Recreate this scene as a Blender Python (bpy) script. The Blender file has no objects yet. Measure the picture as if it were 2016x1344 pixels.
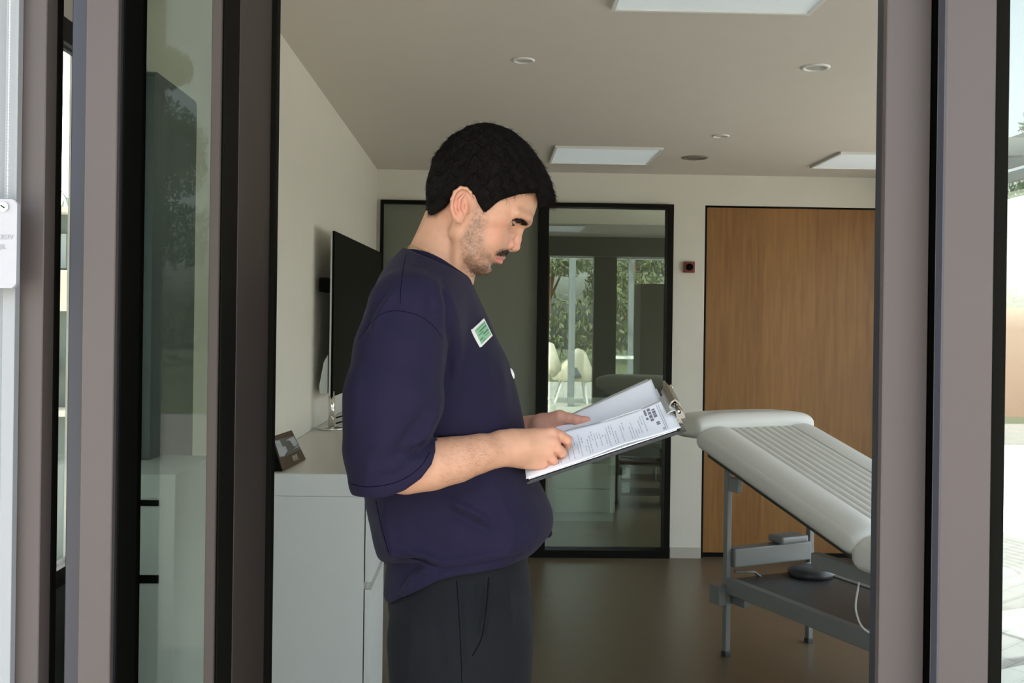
import bpy, bmesh, math, random
import numpy as np
from mathutils import Vector, Matrix, Euler, noise as mnoise
random.seed(7); np.random.seed(7)
SC = bpy.context.scene
COL = SC.collection
PI = math.pi
# ------------------------------------------------------------------ camera
CAMP = Vector((0, 0, 1.4)); FPX = 1960.0
YAW, ROLL = math.radians(1.49), 0.0134
_r0 = Vector((math.cos(YAW), -math.sin(YAW), 0)); _f0 = Vector((math.sin(YAW), math.cos(YAW), 0)); _z = Vector((0, 0, 1))
RIGHT = _r0 * math.cos(ROLL) + _z * math.sin(ROLL)
UP = _z * math.cos(ROLL) - _r0 * math.sin(ROLL)
cam_data = bpy.data.cameras.new('camera'); cam = bpy.data.objects.new('camera', cam_data); COL.objects.link(cam)
cam_data.sensor_width = 36; cam_data.lens = FPX / 2016 * 36; cam_data.shift_y = -0.0188; cam_data.clip_start = 0.02
M3 = Matrix((RIGHT, UP, -_f0)).transposed()
cam.matrix_world = Matrix.Translation(CAMP) @ M3.to_4x4()
SC.camera = cam
PY0 = 672 - 0.0188 * 2016
def at(px, py, Y):
    """world point on the plane of depth Y that the photograph shows at pixel px, py"""
    d = _f0 + RIGHT * ((px - 1008) / FPX) - UP * ((py - PY0) / FPX)
    return CAMP + d * (Y / d.y)
# ------------------------------------------------------------------ sky, sun, exposure
W = bpy.data.worlds.new('sky'); SC.world = W; W.use_nodes = True
nt = W.node_tree; bg = nt.nodes['Background']
sky = nt.nodes.new('ShaderNodeTexSky'); sky.sky_type = 'NISHITA'; sky.sun_disc = False
sky.sun_elevation = math.radians(48); sky.sun_rotation = math.radians(-25); sky.air_density = 1.2; sky.dust_density = 4.0
hs = nt.nodes.new('ShaderNodeHueSaturation'); hs.inputs['Saturation'].default_value = 0.45
nt.links.new(sky.outputs[0], hs.inputs['Color']); nt.links.new(hs.outputs[0], bg.inputs[0])
bg.inputs[1].default_value = 0.6
sun = bpy.data.lights.new('sun', 'SUN'); sun.energy = 5.5; sun.angle = math.radians(0.6); sun.color = (1.0, 0.93, 0.84)
so = bpy.data.objects.new('sun', sun); COL.objects.link(so)
# the sun stands behind the building, so the door side lies in open shade
sd = Vector((-0.35, 0.80, 1.0)).normalized()
so.rotation_euler = sd.to_track_quat('Z', 'Y').to_euler(); so.location = (0, 0, 8)
SC.view_settings.view_transform = 'Standard'; SC.view_settings.look = 'None'; SC.view_settings.gamma = 1
SC.view_settings.use_curve_mapping = False
SC.view_settings.exposure = 0.87
# ------------------------------------------------------------------ helpers
def mat(name, col, rough=0.6, metal=0.0, var=0.0, vscale=8.0, bump=0.0, bscale=60.0, spec=0.5, sheen=0.0, sss=0.0, coat=0.0, emit=None, estr=0.0):
    m = bpy.data.materials.new(name); m.use_nodes = True; t = m.node_tree; b = t.nodes['Principled BSDF']
    b.inputs['Base Color'].default_value = (*col, 1); b.inputs['Roughness'].default_value = rough
    b.inputs['Metallic'].default_value = metal; b.inputs['Specular IOR Level'].default_value = spec
    if sheen: b.inputs['Sheen Weight'].default_value = sheen; b.inputs['Sheen Roughness'].default_value = 0.5
    if coat: b.inputs['Coat Weight'].default_value = coat; b.inputs['Coat Roughness'].default_value = 0.1
    if sss:
        b.inputs['Subsurface Weight'].default_value = sss; b.inputs['Subsurface Radius'].default_value = (0.8, 0.35, 0.2); b.inputs['Subsurface Scale'].default_value = 0.008
    if emit: b.inputs['Emission Color'].default_value = (*emit, 1); b.inputs['Emission Strength'].default_value = estr
    tc = t.nodes.new('ShaderNodeTexCoord')
    n = t.nodes.new('ShaderNodeTexNoise'); n.inputs['Scale'].default_value = vscale; n.inputs['Detail'].default_value = 5
    t.links.new(tc.outputs['Object'], n.inputs['Vector'])
    mx = t.nodes.new('ShaderNodeMix'); mx.data_type = 'RGBA'
    k = var
    mx.inputs[6].default_value = (*[max(0, c * (1 - k)) for c in col], 1); mx.inputs[7].default_value = (*[min(1, c * (1 + k)) for c in col], 1)
    t.links.new(n.outputs['Fac'], mx.inputs[0]); t.links.new(mx.outputs[2], b.inputs['Base Color'])
    if bump:
        n2 = t.nodes.new('ShaderNodeTexNoise'); n2.inputs['Scale'].default_value = bscale; n2.inputs['Detail'].default_value = 4
        t.links.new(tc.outputs['Object'], n2.inputs['Vector'])
        bp = t.nodes.new('ShaderNodeBump'); bp.inputs['Strength'].default_value = bump; bp.inputs['Distance'].default_value = 0.002
        t.links.new(n2.outputs['Fac'], bp.inputs['Height']); t.links.new(bp.outputs[0], b.inputs['Normal'])
    return m
def glass_mat(name, tint, ior=1.5, boost=0.0):
    m = bpy.data.materials.new(name); m.use_nodes = True; t = m.node_tree; t.nodes.clear()
    o = t.nodes.new('ShaderNodeOutputMaterial'); tr = t.nodes.new('ShaderNodeBsdfTransparent'); g = t.nodes.new('ShaderNodeBsdfGlossy')
    tr.inputs[0].default_value = (*tint, 1); g.inputs['Roughness'].default_value = 0.0; g.inputs[0].default_value = (0.95, 1, 0.98, 1)
    f = t.nodes.new('ShaderNodeFresnel'); f.inputs[0].default_value = ior
    ge = t.nodes.new('ShaderNodeNewGeometry'); mr = t.nodes.new('ShaderNodeMapRange'); mr.inputs[3].default_value = ior; mr.inputs[4].default_value = 1 / ior
    t.links.new(ge.outputs['Backfacing'], mr.inputs[0]); t.links.new(mr.outputs[0], f.inputs[0])      # the same reflectance on both faces of a pane
    ma = t.nodes.new('ShaderNodeMath'); ma.operation = 'ADD'; ma.inputs[1].default_value = boost; ma.use_clamp = True
    mx = t.nodes.new('ShaderNodeMixShader')
    t.links.new(f.outputs[0], ma.inputs[0]); t.links.new(ma.outputs[0], mx.inputs[0]); t.links.new(tr.outputs[0], mx.inputs[1]); t.links.new(g.outputs[0], mx.inputs[2])
    t.links.new(mx.outputs[0], o.inputs[0]); return m
def obj(name, bm_or_me, material=None, parent=None, smooth=False):
    if isinstance(bm_or_me, bmesh.types.BMesh):
        me = bpy.data.meshes.new(name); bmesh.ops.recalc_face_normals(bm_or_me, faces=bm_or_me.faces[:]); bm_or_me.to_mesh(me); bm_or_me.free()
    else: me = bm_or_me
    o = bpy.data.objects.new(name, me); COL.objects.link(o)
    if material: me.materials.append(material)
    if smooth:
        me.polygons.foreach_set('use_smooth', [True] * len(me.polygons))
    if parent:
        bpy.context.view_layer.update()
        o.parent = parent; o.matrix_parent_inverse = parent.matrix_world.inverted()
    return o
def tag(o, label, cat, group=None, kind=None):
    o['label'] = label; o['category'] = cat
    if group: o['group'] = group
    if kind: o['kind'] = kind
    return o
def thing(name, label, cat, loc=(0, 0, 0), group=None):
    o = bpy.data.objects.new(name, None); COL.objects.link(o); o.location = loc; o.empty_display_size = 0.05
    tag(o, label, cat, group); bpy.context.view_layer.update(); return o
def struct(name, bm, m, parent=None):
    o = obj(name, bm, m, parent)
    if not parent: o['kind'] = 'structure'
    return o
def add_box(bm, x0, x1, y0, y1, z0, z1, bevel=0.0, mtx=None, segs=2):
    r = bmesh.ops.create_cube(bm, size=1.0); vs = r['verts']
    for v in vs: v.co = Vector(((x0 + x1) / 2 + v.co.x * (x1 - x0), (y0 + y1) / 2 + v.co.y * (y1 - y0), (z0 + z1) / 2 + v.co.z * (z1 - z0)))
    if bevel:
        es = list({e for v in vs for e in v.link_edges})
        rr = bmesh.ops.bevel(bm, geom=es, offset=bevel, segments=segs, affect='EDGES', profile=0.6)
        vs = list({v for f in rr['faces'] for v in f.verts} | {v for v in vs if v.is_valid})
    if mtx is not None:
        for v in vs:
            if v.is_valid: v.co = mtx @ v.co
    return vs
def bx(*a, **k):
    bm = bmesh.new(); add_box(bm, *a, **k); return bm
def add_tube(bm, pts, r, seg=10, cap=True, flat=1.0):
    pts = [Vector(p) for p in pts]; n = len(pts); rs = r if isinstance(r, (list, tuple)) else [r] * n
    prev = None; rings = []
    for i, p in enumerate(pts):
        t = (pts[min(i + 1, n - 1)] - pts[max(i - 1, 0)]).normalized()
        if prev is None:
            a = Vector((0, 0, 1)) if abs(t.z) < 0.9 else Vector((1, 0, 0)); u = t.cross(a).normalized()
        else:
            u = (prev - t * prev.dot(t)).normalized()
        prev = u; w = t.cross(u)
        rings.append([bm.verts.new(p + (u * math.cos(2 * PI * k / seg) + w * math.sin(2 * PI * k / seg) * flat) * rs[i]) for k in range(seg)])
    for a, b in zip(rings, rings[1:]):
        for k in range(seg): bm.faces.new((a[k], a[(k + 1) % seg], b[(k + 1) % seg], b[k]))
    if cap: bm.faces.new(rings[0][::-1]); bm.faces.new(rings[-1])
def add_prism(bm, pts, a, b, axis='y', mtx=None):
    """outline pts extruded from a to b along axis"""
    def mk(p, t):
        v = {'y': Vector((p[0], t, p[1])), 'x': Vector((t, p[0], p[1])), 'z': Vector((p[0], p[1], t))}[axis]
        return bm.verts.new(mtx @ v if mtx is not None else v)
    A = [mk(p, a) for p in pts]; B = [mk(p, b) for p in pts]; n = len(pts)
    bm.faces.new(A); bm.faces.new(B[::-1])
    for i in range(n): bm.faces.new((A[i], A[(i + 1) % n], B[(i + 1) % n], B[i]))
def add_lathe(bm, prof, c=(0, 0, 0), seg=24, mtx=None):
    rings = []
    for r, z in prof:
        rg = []
        for k in range(seg):
            v = Vector((r * math.cos(2 * PI * k / seg), r * math.sin(2 * PI * k / seg), z))
            v = (mtx @ v if mtx is not None else v) + Vector(c); rg.append(bm.verts.new(v))
        rings.append(rg)
    for a, b in zip(rings, rings[1:]):
        for k in range(seg): bm.faces.new((a[k], a[(k + 1) % seg], b[(k + 1) % seg], b[k]))
    bm.faces.new(rings[0][::-1]); bm.faces.new(rings[-1])
def rrect(x0, x1, z0, z1, r, n=5):
    out = []
    for cx, cz, a0 in ((x1 - r, z1 - r, 0), (x0 + r, z1 - r, 90), (x0 + r, z0 + r, 180), (x1 - r, z0 + r, 270)):
        for k in range(n + 1):
            a = math.radians(a0 + 90 * k / n); out.append((cx + r * math.cos(a), cz + r * math.sin(a)))
    return out
# ------------------------------------------------------------------ materials
M = {}
M['wall'] = mat('painted_plaster', (0.66, 0.64, 0.56), 0.9, var=0.03, bump=0.15, bscale=120)
M['ceiling'] = mat('ceiling_paint', (0.62, 0.575, 0.50), 0.95, var=0.02, bump=0.1, bscale=90)
M['floor'] = mat('resin_floor', (0.135, 0.100, 0.063), 0.33, var=0.14, vscale=14, bump=0.05, bscale=200)
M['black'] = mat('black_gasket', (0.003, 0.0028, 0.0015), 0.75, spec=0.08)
M['blackframe'] = mat('black_steel', (0.005, 0.0045, 0.003), 0.5, spec=0.12)
M['taupe'] = mat('anodised_taupe_aluminium', (0.068, 0.054, 0.048), 0.5, metal=0.1, var=0.05, vscale=3, bump=0.05, bscale=400)
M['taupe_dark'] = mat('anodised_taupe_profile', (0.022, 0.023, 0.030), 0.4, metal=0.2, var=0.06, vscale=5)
M['reveal'] = mat('shaded_taupe_reveal', (0.040, 0.031, 0.025), 0.55, metal=0.1, spec=0.25, var=0.06, vscale=4)  # frame colour darkened: shade on the jamb's side face is in the colour
M['glass'] = glass_mat('window_glass', (0.80, 0.85, 0.82), 1.5, 0.07)
M['glassleft'] = glass_mat('grey_glass', (0.66, 0.71, 0.66), 1.25, 0.0)
M['glassclear'] = glass_mat('clear_glass', (0.96, 0.98, 0.97), 1.45, 0.0)
M['glasspart'] = glass_mat('partition_glass', (0.84, 0.90, 0.83), 1.6, 0.11)
M['white'] = mat('white_laminate', (0.66, 0.69, 0.68), 0.35, var=0.01)
M['top'] = mat('cream_worktop', (0.60, 0.575, 0.50), 0.3, var=0.01)
M['screen'] = mat('dark_screen', (0.004, 0.004, 0.002), 0.5, spec=0.05)
M['chrome'] = mat('chrome', (0.75, 0.74, 0.70), 0.12, metal=1.0)
M['silver'] = mat('silver_plastic', (0.55, 0.58, 0.56), 0.35)
# ------------------------------------------------------------------ room shell
YB = 5.95; CZ = 2.30; XL = -0.66; XR = 2.75; YF = 1.44
struct('floor', bx(XL - 0.15, XR + 0.2, 1.2, YB + 3.2, -0.12, 0.0), M['floor'])
struct('ceiling', bx(XL - 0.15, XR + 0.2, YF, YB + 3.2, CZ, CZ + 0.3), M['ceiling'])
struct('wall_left', bx(XL - 0.14, XL, 1.92, YB + 3.2, 0.0, CZ), M['wall'])
# back wall with one opening for the glazed screen and one for the oak door
gx0 = at(747, 600, YB).x; gx1 = at(1323, 600, YB).x; gz = at(1200, 401, YB).z
dx0 = at(1386, 600, YB).x; dx1 = dx0 + 1.22; dz = at(1560, 405, YB).z
bm = bmesh.new()
add_box(bm, gx1, dx0, YB, YB + 0.14, 0, gz); add_box(bm, dx1, XR, YB, YB + 0.14, 0, gz)
add_box(bm, XL, XR, YB, YB + 0.14, gz, CZ)
if gx0 > XL: add_box(bm, XL, gx0, YB, YB + 0.14, 0, gz)
struct('wall_back', bm, M['wall'])
M['base'] = mat('grey_baseboard', (0.42, 0.40, 0.34), 0.6)
struct('baseboard_back', bx(gx1 + 0.005, dx0 - 0.005, YB - 0.012, YB, 0, 0.062), M['base'])
# right wall, out of view: long glazing added to light the room
bm = bmesh.new()
add_box(bm, XR, XR + 0.14, 1.5, YB + 3.2, 2.12, CZ); add_box(bm, XR, XR + 0.14, 5.6, 6.3, 0, 2.12); add_box(bm, XR, XR + 0.14, 8.7, YB + 3.2, 0, 2.12); add_box(bm, XR, XR + 0.14, 1.5, 1.7, 0, 2.12)
struct('wall_right', bm, M['wall'])
bm = bmesh.new()
for y in (1.7, 3.0, 4.3, 5.54): add_box(bm, XR + 0.03, XR + 0.09, y, y + 0.06, 0, 2.12)
w2 = struct('window_added_2', bm, M['taupe'])
struct('pane', bx(XR + 0.055, XR + 0.065, 1.76, 5.54, 0, 2.12), M['glassclear'], w2)
w9 = struct('window_added_9', bx(XR + 0.03, XR + 0.09, 6.3, 8.7, 0.0, 0.06), M['taupe']); struct('pane', bx(XR + 0.055, XR + 0.065, 6.3, 8.7, 0.06, 2.12), M['glassclear'], w9)  # unseen window, added to let light into the room beyond the screen
# oak door leaf in a dark gap
t = thing('door_1', '', '', (dx0, YB, 0)); del t['label'], t['category']; t['kind'] = 'structure'
def wood_mat(name, c1, c2):
    m = bpy.data.materials.new(name); m.use_nodes = True; tt = m.node_tree; b = tt.nodes['Principled BSDF']; b.inputs['Roughness'].default_value = 0.45
    tc = tt.nodes.new('ShaderNodeTexCoord'); mp = tt.nodes.new('ShaderNodeMapping'); mp.inputs['Scale'].default_value = (14, 14, 0.9)
    n = tt.nodes.new('ShaderNodeTexNoise'); n.inputs['Scale'].default_value = 3.2; n.inputs['Detail'].default_value = 8; n.inputs['Distortion'].default_value = 0.6
    tt.links.new(tc.outputs['Object'], mp.inputs[0]); tt.links.new(mp.outputs[0], n.inputs['Vector'])
    # veneer leaves of slightly different tone, 15 cm wide
    sx = tt.nodes.new('ShaderNodeSeparateXYZ'); tt.links.new(tc.outputs['Object'], sx.inputs[0])
    q = tt.nodes.new('ShaderNodeMath'); q.operation = 'SNAP'; q.inputs[1].default_value = 0.152; tt.links.new(sx.outputs[0], q.inputs[0])
    wn = tt.nodes.new('ShaderNodeTexWhiteNoise'); wn.noise_dimensions = '1D'; tt.links.new(q.outputs[0], wn.inputs['W'])
    ad = tt.nodes.new('ShaderNodeMath'); ad.operation = 'MULTIPLY_ADD'; ad.inputs[1].default_value = 0.30; tt.links.new(wn.outputs['Value'], ad.inputs[0])
    tt.links.new(n.outputs['Fac'], ad.inputs[2])
    cr = tt.nodes.new('ShaderNodeValToRGB'); cr.color_ramp.elements[0].position = 0.20; cr.color_ramp.elements[1].position = 1.0
    cr.color_ramp.elements[0].color = (*c1, 1); cr.color_ramp.elements[1].color = (*c2, 1)
    tt.links.new(ad.outputs[0], cr.inputs[0]); tt.links.new(cr.outputs[0], b.inputs['Base Color']); return m
M['oak'] = wood_mat('oak_veneer', (0.175, 0.074, 0.014), (0.33, 0.16, 0.040))
obj('door_frame', (lambda b: (add_box(b, dx0, dx0 + 0.012, YB + 0.002, YB + 0.13, 0, dz), add_box(b, dx0, dx1, YB + 0.002, YB + 0.13, dz - 0.012, dz), add_box(b, dx1 - 0.012, dx1, YB + 0.002, YB + 0.13, 0, dz), b)[-1])(bmesh.new()), M['blackframe'], t)
obj('door_leaf', bx(dx0 + 0.014, dx1 - 0.014, YB + 0.012, YB + 0.06, 0.03, dz - 0.016, bevel=0.002), M['oak'], t)
obj('door_sill', bx(dx0 + 0.012, dx1 - 0.012, YB + 0.03, YB + 0.13, 0, 0.03), M['blackframe'], t)
# glazed screen: two bays in black steel
mx0 = at(1056, 700, YB).x; mx1 = at(1077, 700, YB).x
t = thing('window_3', '', '', (gx0, YB, 0)); del t['label'], t['category']; t['kind'] = 'structure'
bm = bmesh.new(); F = 0.030
add_box(bm, gx0, gx0 + 0.018, YB - 0.02, YB + 0.08, 0, gz); add_box(bm, gx0 + 0.018, mx0, YB - 0.02, YB + 0.08, gz - 0.022, gz); add_box(bm, gx0 + 0.018, mx0, YB - 0.02, YB + 0.08, 0, 0.05)
obj('fixed_frame', bm, M['blackframe'], t)
bm = bmesh.new()
add_box(bm, mx0, mx1, YB - 0.025, YB + 0.08, 0, gz); add_box(bm, gx1 - 0.036, gx1, YB - 0.025, YB + 0.08, 0, gz)
add_box(bm, mx1, gx1 - 0.036, YB - 0.025, YB + 0.08, gz - 0.024, gz); add_box(bm, mx1, gx1 - 0.036, YB - 0.025, YB + 0.08, 0, 0.045)
obj('door_frame', bm, M['blackframe'], t)
M['satin'] = mat('satin_back_painted_glass', (0.16, 0.175, 0.13), 0.55, var=0.05, vscale=3)
obj('pane', bx(gx0 + 0.018, mx0, YB + 0.02, YB + 0.03, 0.05, gz - 0.022), M['satin'], t)
obj('pane', bx(mx1, gx1 - 0.036, YB + 0.02, YB + 0.03, 0.045, gz - 0.024), M['glasspart'], t)
# room beyond the screen
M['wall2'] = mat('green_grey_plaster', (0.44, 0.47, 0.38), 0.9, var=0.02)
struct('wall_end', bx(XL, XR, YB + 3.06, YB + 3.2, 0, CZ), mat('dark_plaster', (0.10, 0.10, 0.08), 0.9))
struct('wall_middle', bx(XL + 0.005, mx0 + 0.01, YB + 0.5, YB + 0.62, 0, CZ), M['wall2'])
# ------------------------------------------------------------------ facade: doors and posts
ZT = 2.10
def post(name, boxes):
    """boxes: (x0, x1, y0, y1, material) full height"""
    groups = {}
    for (x0, x1, y0, y1, m) in boxes: groups.setdefault(m, []).append((x0, x1, y0, y1))
    root = None
    for m, bs in groups.items():
        bm = bmesh.new()
        for b in bs: add_box(bm, b[0], b[1], b[2], b[3], 0.0, ZT, bevel=0.0012, segs=1)
        if root is None: root = obj(name, bm, M[m]); root['kind'] = 'structure'
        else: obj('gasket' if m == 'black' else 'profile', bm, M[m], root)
    return root
def PX(px, Y): return at(px, 640, Y).x
# far left post (A)
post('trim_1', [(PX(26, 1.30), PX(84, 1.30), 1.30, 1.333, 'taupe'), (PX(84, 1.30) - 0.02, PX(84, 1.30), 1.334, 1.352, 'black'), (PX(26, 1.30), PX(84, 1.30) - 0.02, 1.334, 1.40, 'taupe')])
# second post (B): stepped taupe face with a deep black side
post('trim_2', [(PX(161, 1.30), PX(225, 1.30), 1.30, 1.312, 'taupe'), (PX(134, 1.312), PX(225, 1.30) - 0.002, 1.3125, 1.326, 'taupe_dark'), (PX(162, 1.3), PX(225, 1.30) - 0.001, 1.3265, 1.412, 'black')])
# left jamb: sliding leaf seen side on
xj = PX(528, 1.575)
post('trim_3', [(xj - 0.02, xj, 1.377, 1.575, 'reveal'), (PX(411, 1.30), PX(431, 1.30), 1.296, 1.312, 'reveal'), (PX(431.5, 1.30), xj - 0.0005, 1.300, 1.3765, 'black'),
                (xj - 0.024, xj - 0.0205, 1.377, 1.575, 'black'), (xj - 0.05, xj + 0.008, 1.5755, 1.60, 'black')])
# glass between post B and the jamb
struct('window_1', bx(PX(225, 1.3) - 0.01, xj - 0.025, 1.395, 1.405, 0.0, ZT), M['glassleft'])
# right posts
xr = PX(1739, 1.30)
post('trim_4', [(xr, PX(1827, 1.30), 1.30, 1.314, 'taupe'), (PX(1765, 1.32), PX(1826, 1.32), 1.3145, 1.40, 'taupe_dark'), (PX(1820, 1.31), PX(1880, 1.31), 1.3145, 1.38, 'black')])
x5 = PX(1856, 1.26)
M['taupe_side_shade'] = mat('shaded_taupe_side', (0.042, 0.045, 0.058), 0.45)  # darker, bluer strip: shading of the post's left-facing side put into colour
post('trim_5', [(x5, PX(1955, 1.26), 1.26, 1.281, 'taupe'), (x5 - 0.0012, x5 - 0.0001, 1.2612, 1.281, 'taupe_side_shade'), (x5 + 0.012, PX(1955, 1.26), 1.2815, 1.314, 'black'), (PX(1955, 1.26)+0.0002, PX(1980, 1.27), 1.268, 1.34, 'black')])
# facade glazing to the right, wide mullion, next bay, and head beam
xg0 = PX(1981, 1.3) - 0.002
struct('window_4', bx(xg0, 1.14, 1.345, 1.355, 0.0, ZT), M['glass'])
struct('window_5', bx(1.38, 2.2, 1.345, 1.355, 0.0, ZT), M['glass'])
post('trim_6', [(1.14, 1.38, 1.30, 1.42, 'taupe')])
post('trim_7', [(2.2, XR + 0.14, 1.30, 1.46, 'taupe')])
struct('trim_8', bx(XL - 1.6, XR + 0.14, 1.24, 1.60, ZT, CZ + 0.3), M['taupe'])
struct('ceiling_canopy', bx(XL - 1.6, XR + 0.6, 0.55, 1.24, 2.42, CZ + 0.3), M['taupe'])
struct('ceiling_added_shade', bx(XL - 2.4, XL - 0.41, 1.245, 3.1, CZ + 0.31, CZ + 0.5), M['taupe'])  # roof piece added to keep the sun off the blind
# roof slab and left side window frame
struct('ceiling_roof', bx(XL - 0.4, XR + 0.5, 1.2, YB + 3.4, CZ + 0.31, CZ + 0.55), M['taupe'])
bm = bmesh.new(); add_box(bm, XL - 0.08, XL - 0.05, 1.42, 1.915, 1.86, 1.90); add_box(bm, XL - 0.08, XL - 0.05, 1.42, 1.915, 0.945, 0.975)
w = struct('window_6', bm, M['blackframe'])
struct('pane', bx(XL - 0.07, XL - 0.06, 1.42, 1.915, 0.975, 1.86), M['glassclear'], w)
M['panelgreen'] = mat('grey_green_panel', (0.06, 0.07, 0.06), 0.5)
struct('infill_panel', bx(XL - 0.07, XL - 0.06, 1.42, 1.915, 0.0, 0.945), M['panelgreen'], w)
struct('head_panel', bx(XL - 0.07, XL - 0.06, 1.42, 1.915, 1.90, CZ), M['wall'], w)
# ------------------------------------------------------------------ outdoors, behind the camera and beside the house
def paving_mat():
    m = mat('pale_stone_paving', (0.60, 0.575, 0.53), 0.8, var=0.06, vscale=3)
    t = m.node_tree; b = t.nodes['Principled BSDF']
    tc = t.nodes.new('ShaderNodeTexCoord'); mp = t.nodes.new('ShaderNodeMapping'); mp.inputs['Rotation'].default_value = (0, 0, math.radians(38))
    br = t.nodes.new('ShaderNodeTexBrick'); br.inputs['Scale'].default_value = 2.2; br.inputs['Mortar Size'].default_value = 0.012
    br.inputs['Color1'].default_value = (0.62, 0.59, 0.54, 1); br.inputs['Color2'].default_value = (0.54, 0.515, 0.47, 1); br.inputs['Mortar'].default_value = (0.30, 0.27, 0.23, 1)
    t.links.new(tc.outputs['Object'], mp.inputs[0]); t.links.new(mp.outputs[0], br.inputs[0])
    t.links.new(br.outputs[0], b.inputs['Base Color']); return m
M['paving'] = paving_mat()
struct('floor_terrace', bx(-14, 16, -12, 1.2, -0.14, -0.02), M['paving'])
struct('floor_path', bx(-14, XL - 0.14, 1.2, 12, -0.14, -0.02), M['paving'])
struct('floor_side_path', bx(XR + 0.2, 12, 1.2, 12, -0.14, -0.02), M['paving'])
M['grass'] = mat('lawn', (0.15, 0.17, 0.085), 0.9, var=0.35, vscale=4, bump=0.5, bscale=90)
struct('floor_lawn', bx(-30, 36, -42, -12, -0.16, -0.03), M['grass'])
M['bark'] = mat('reddish_bark', (0.22, 0.11, 0.065), 0.9, var=0.3, vscale=10, bump=0.6, bscale=30)
M['leaf'] = mat('leaves', (0.20, 0.225, 0.12), 0.7, var=0.45, vscale=2.5)
M['leaf2'] = mat('pine_needles', (0.05, 0.11, 0.045), 0.7, var=0.4, vscale=3)
def foliage_bm(blobs, count, size, rnd):
    bm = bmesh.new()
    for _ in range(count):
        c, r = rnd.choice(blobs)
        d = Vector((rnd.gauss(0, 1), rnd.gauss(0, 1), rnd.gauss(0, 1))).normalized() * (rnd.random() ** 0.35)
        p = Vector((c[0] + d.x * r[0], c[1] + d.y * r[1], c[2] + d.z * r[2]))
        q = Euler((rnd.uniform(0, 6.3), rnd.uniform(0, 6.3), rnd.uniform(0, 6.3))).to_matrix(); s = size * rnd.uniform(0.6, 1.5)
        vs = [bm.verts.new(p + q @ Vector(v) * s) for v in ((-1, 0, 0), (-0.3, 0.32, 0.08), (1, 0, 0.1), (-0.3, -0.32, 0.08))]
        bm.faces.new(vs)
    return bm
def tree(x, y, h, spread, label, lm, seed, lean=0.0, trunk=0.16, base=2.2):
    rnd = random.Random(seed); t = thing('garden_tree', label, 'tree', (x, y, -0.02), 'trees at the far side of the garden')
    bm = bmesh.new(); top = (x + lean, y, h * 0.8)
    add_tube(bm, [(x, y, -0.1), (x + lean * 0.3, y + 0.05, h * 0.3), (x + lean * 0.7, y, h * 0.6), top], [trunk, trunk * 0.8, trunk * 0.55, trunk * 0.2], 10)
    blobs = []
    for k in range(9):
        a = rnd.uniform(0, 6.28); z = rnd.uniform(base, h); rr = spread * (1.15 - 0.6 * (z - base) / (h - base))
        c = (x + lean * z / h + math.cos(a) * rr * 0.55, y + math.sin(a) * rr * 0.5, z); blobs.append((c, (rr * 0.6, rr * 0.55, rr * 0.45)))
        add_tube(bm, [(x + lean * 0.6, y, max(1.2, z - rr)), c], [trunk * 0.3, trunk * 0.08], 6)
    obj('trunk', bm, M['bark'], t, True)
    obj('foliage', foliage_bm(blobs, 9000, 0.085, rnd), M[lm], t)
for i, (x, y, h, s, lm, ln, lab) in enumerate([
    (1.8, -20, 6.0, 1.3, 'leaf', 0.4, 'leafy garden tree just left of the grey pergola post, seen reflected'),
    (5.2, -22, 6.5, 1.5, 'leaf', -0.3, 'bright green garden tree between the pergola posts, seen reflected'),
    (8.9, -17, 7.0, 1.5, 'leaf2', 0.2, 'dark green pine in the right strip of glass, behind the orange trunk'),
    (13.4, -20, 7.5, 1.8, 'leaf2', 0.5, 'tall pine far off to the side of the garden'),
    (-2.6, -21, 6.0, 1.4, 'leaf', 0.0, 'rounded garden tree straight behind the camera'),
    (-7.5, -19, 7.0, 1.7, 'leaf2', 0.0, 'broad pine far behind the camera on the blind side')]):
    tree(x, y, h, s, lab, lm, 20 + i, ln)
bm = foliage_bm([((x, -26.5, 1.3), (1.7, 0.8, 1.5)) for x in range(-16, 30, 2)], 12000, 0.14, random.Random(5))
tag(obj('garden_hedge', bm, M['leaf']), 'long green hedge closing the far side of the garden, seen only in reflections', 'hedge', kind='stuff')
M['greypost'] = mat('grey_painted_steel', (0.20, 0.22, 0.23), 0.5)
t = thing('garden_pergola', 'grey steel pergola with square posts standing on the sunny terrace, seen reflected', 'pergola', (1.5, -6, -0.02))
for (x, y) in ((1.46, -5.0), (5.4, -5.0), (3.05, -9.0), (5.4, -9.0)):
    obj('pergola_post', bx(x - 0.055, x + 0.055, y - 0.055, y + 0.055, -0.02, 2.75, bevel=0.005), M['greypost'], t)
for y in (-5.0, -9.0): obj('beam', bx(1.3, 5.6, y - 0.05, y + 0.05, 2.7505, 2.89), M['greypost'], t)
for k in range(9): obj('slat', bx(1.45 + k * 0.48, 1.51 + k * 0.48, -9.2, -4.8, 2.8905, 2.99), M['greypost'], t)
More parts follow.
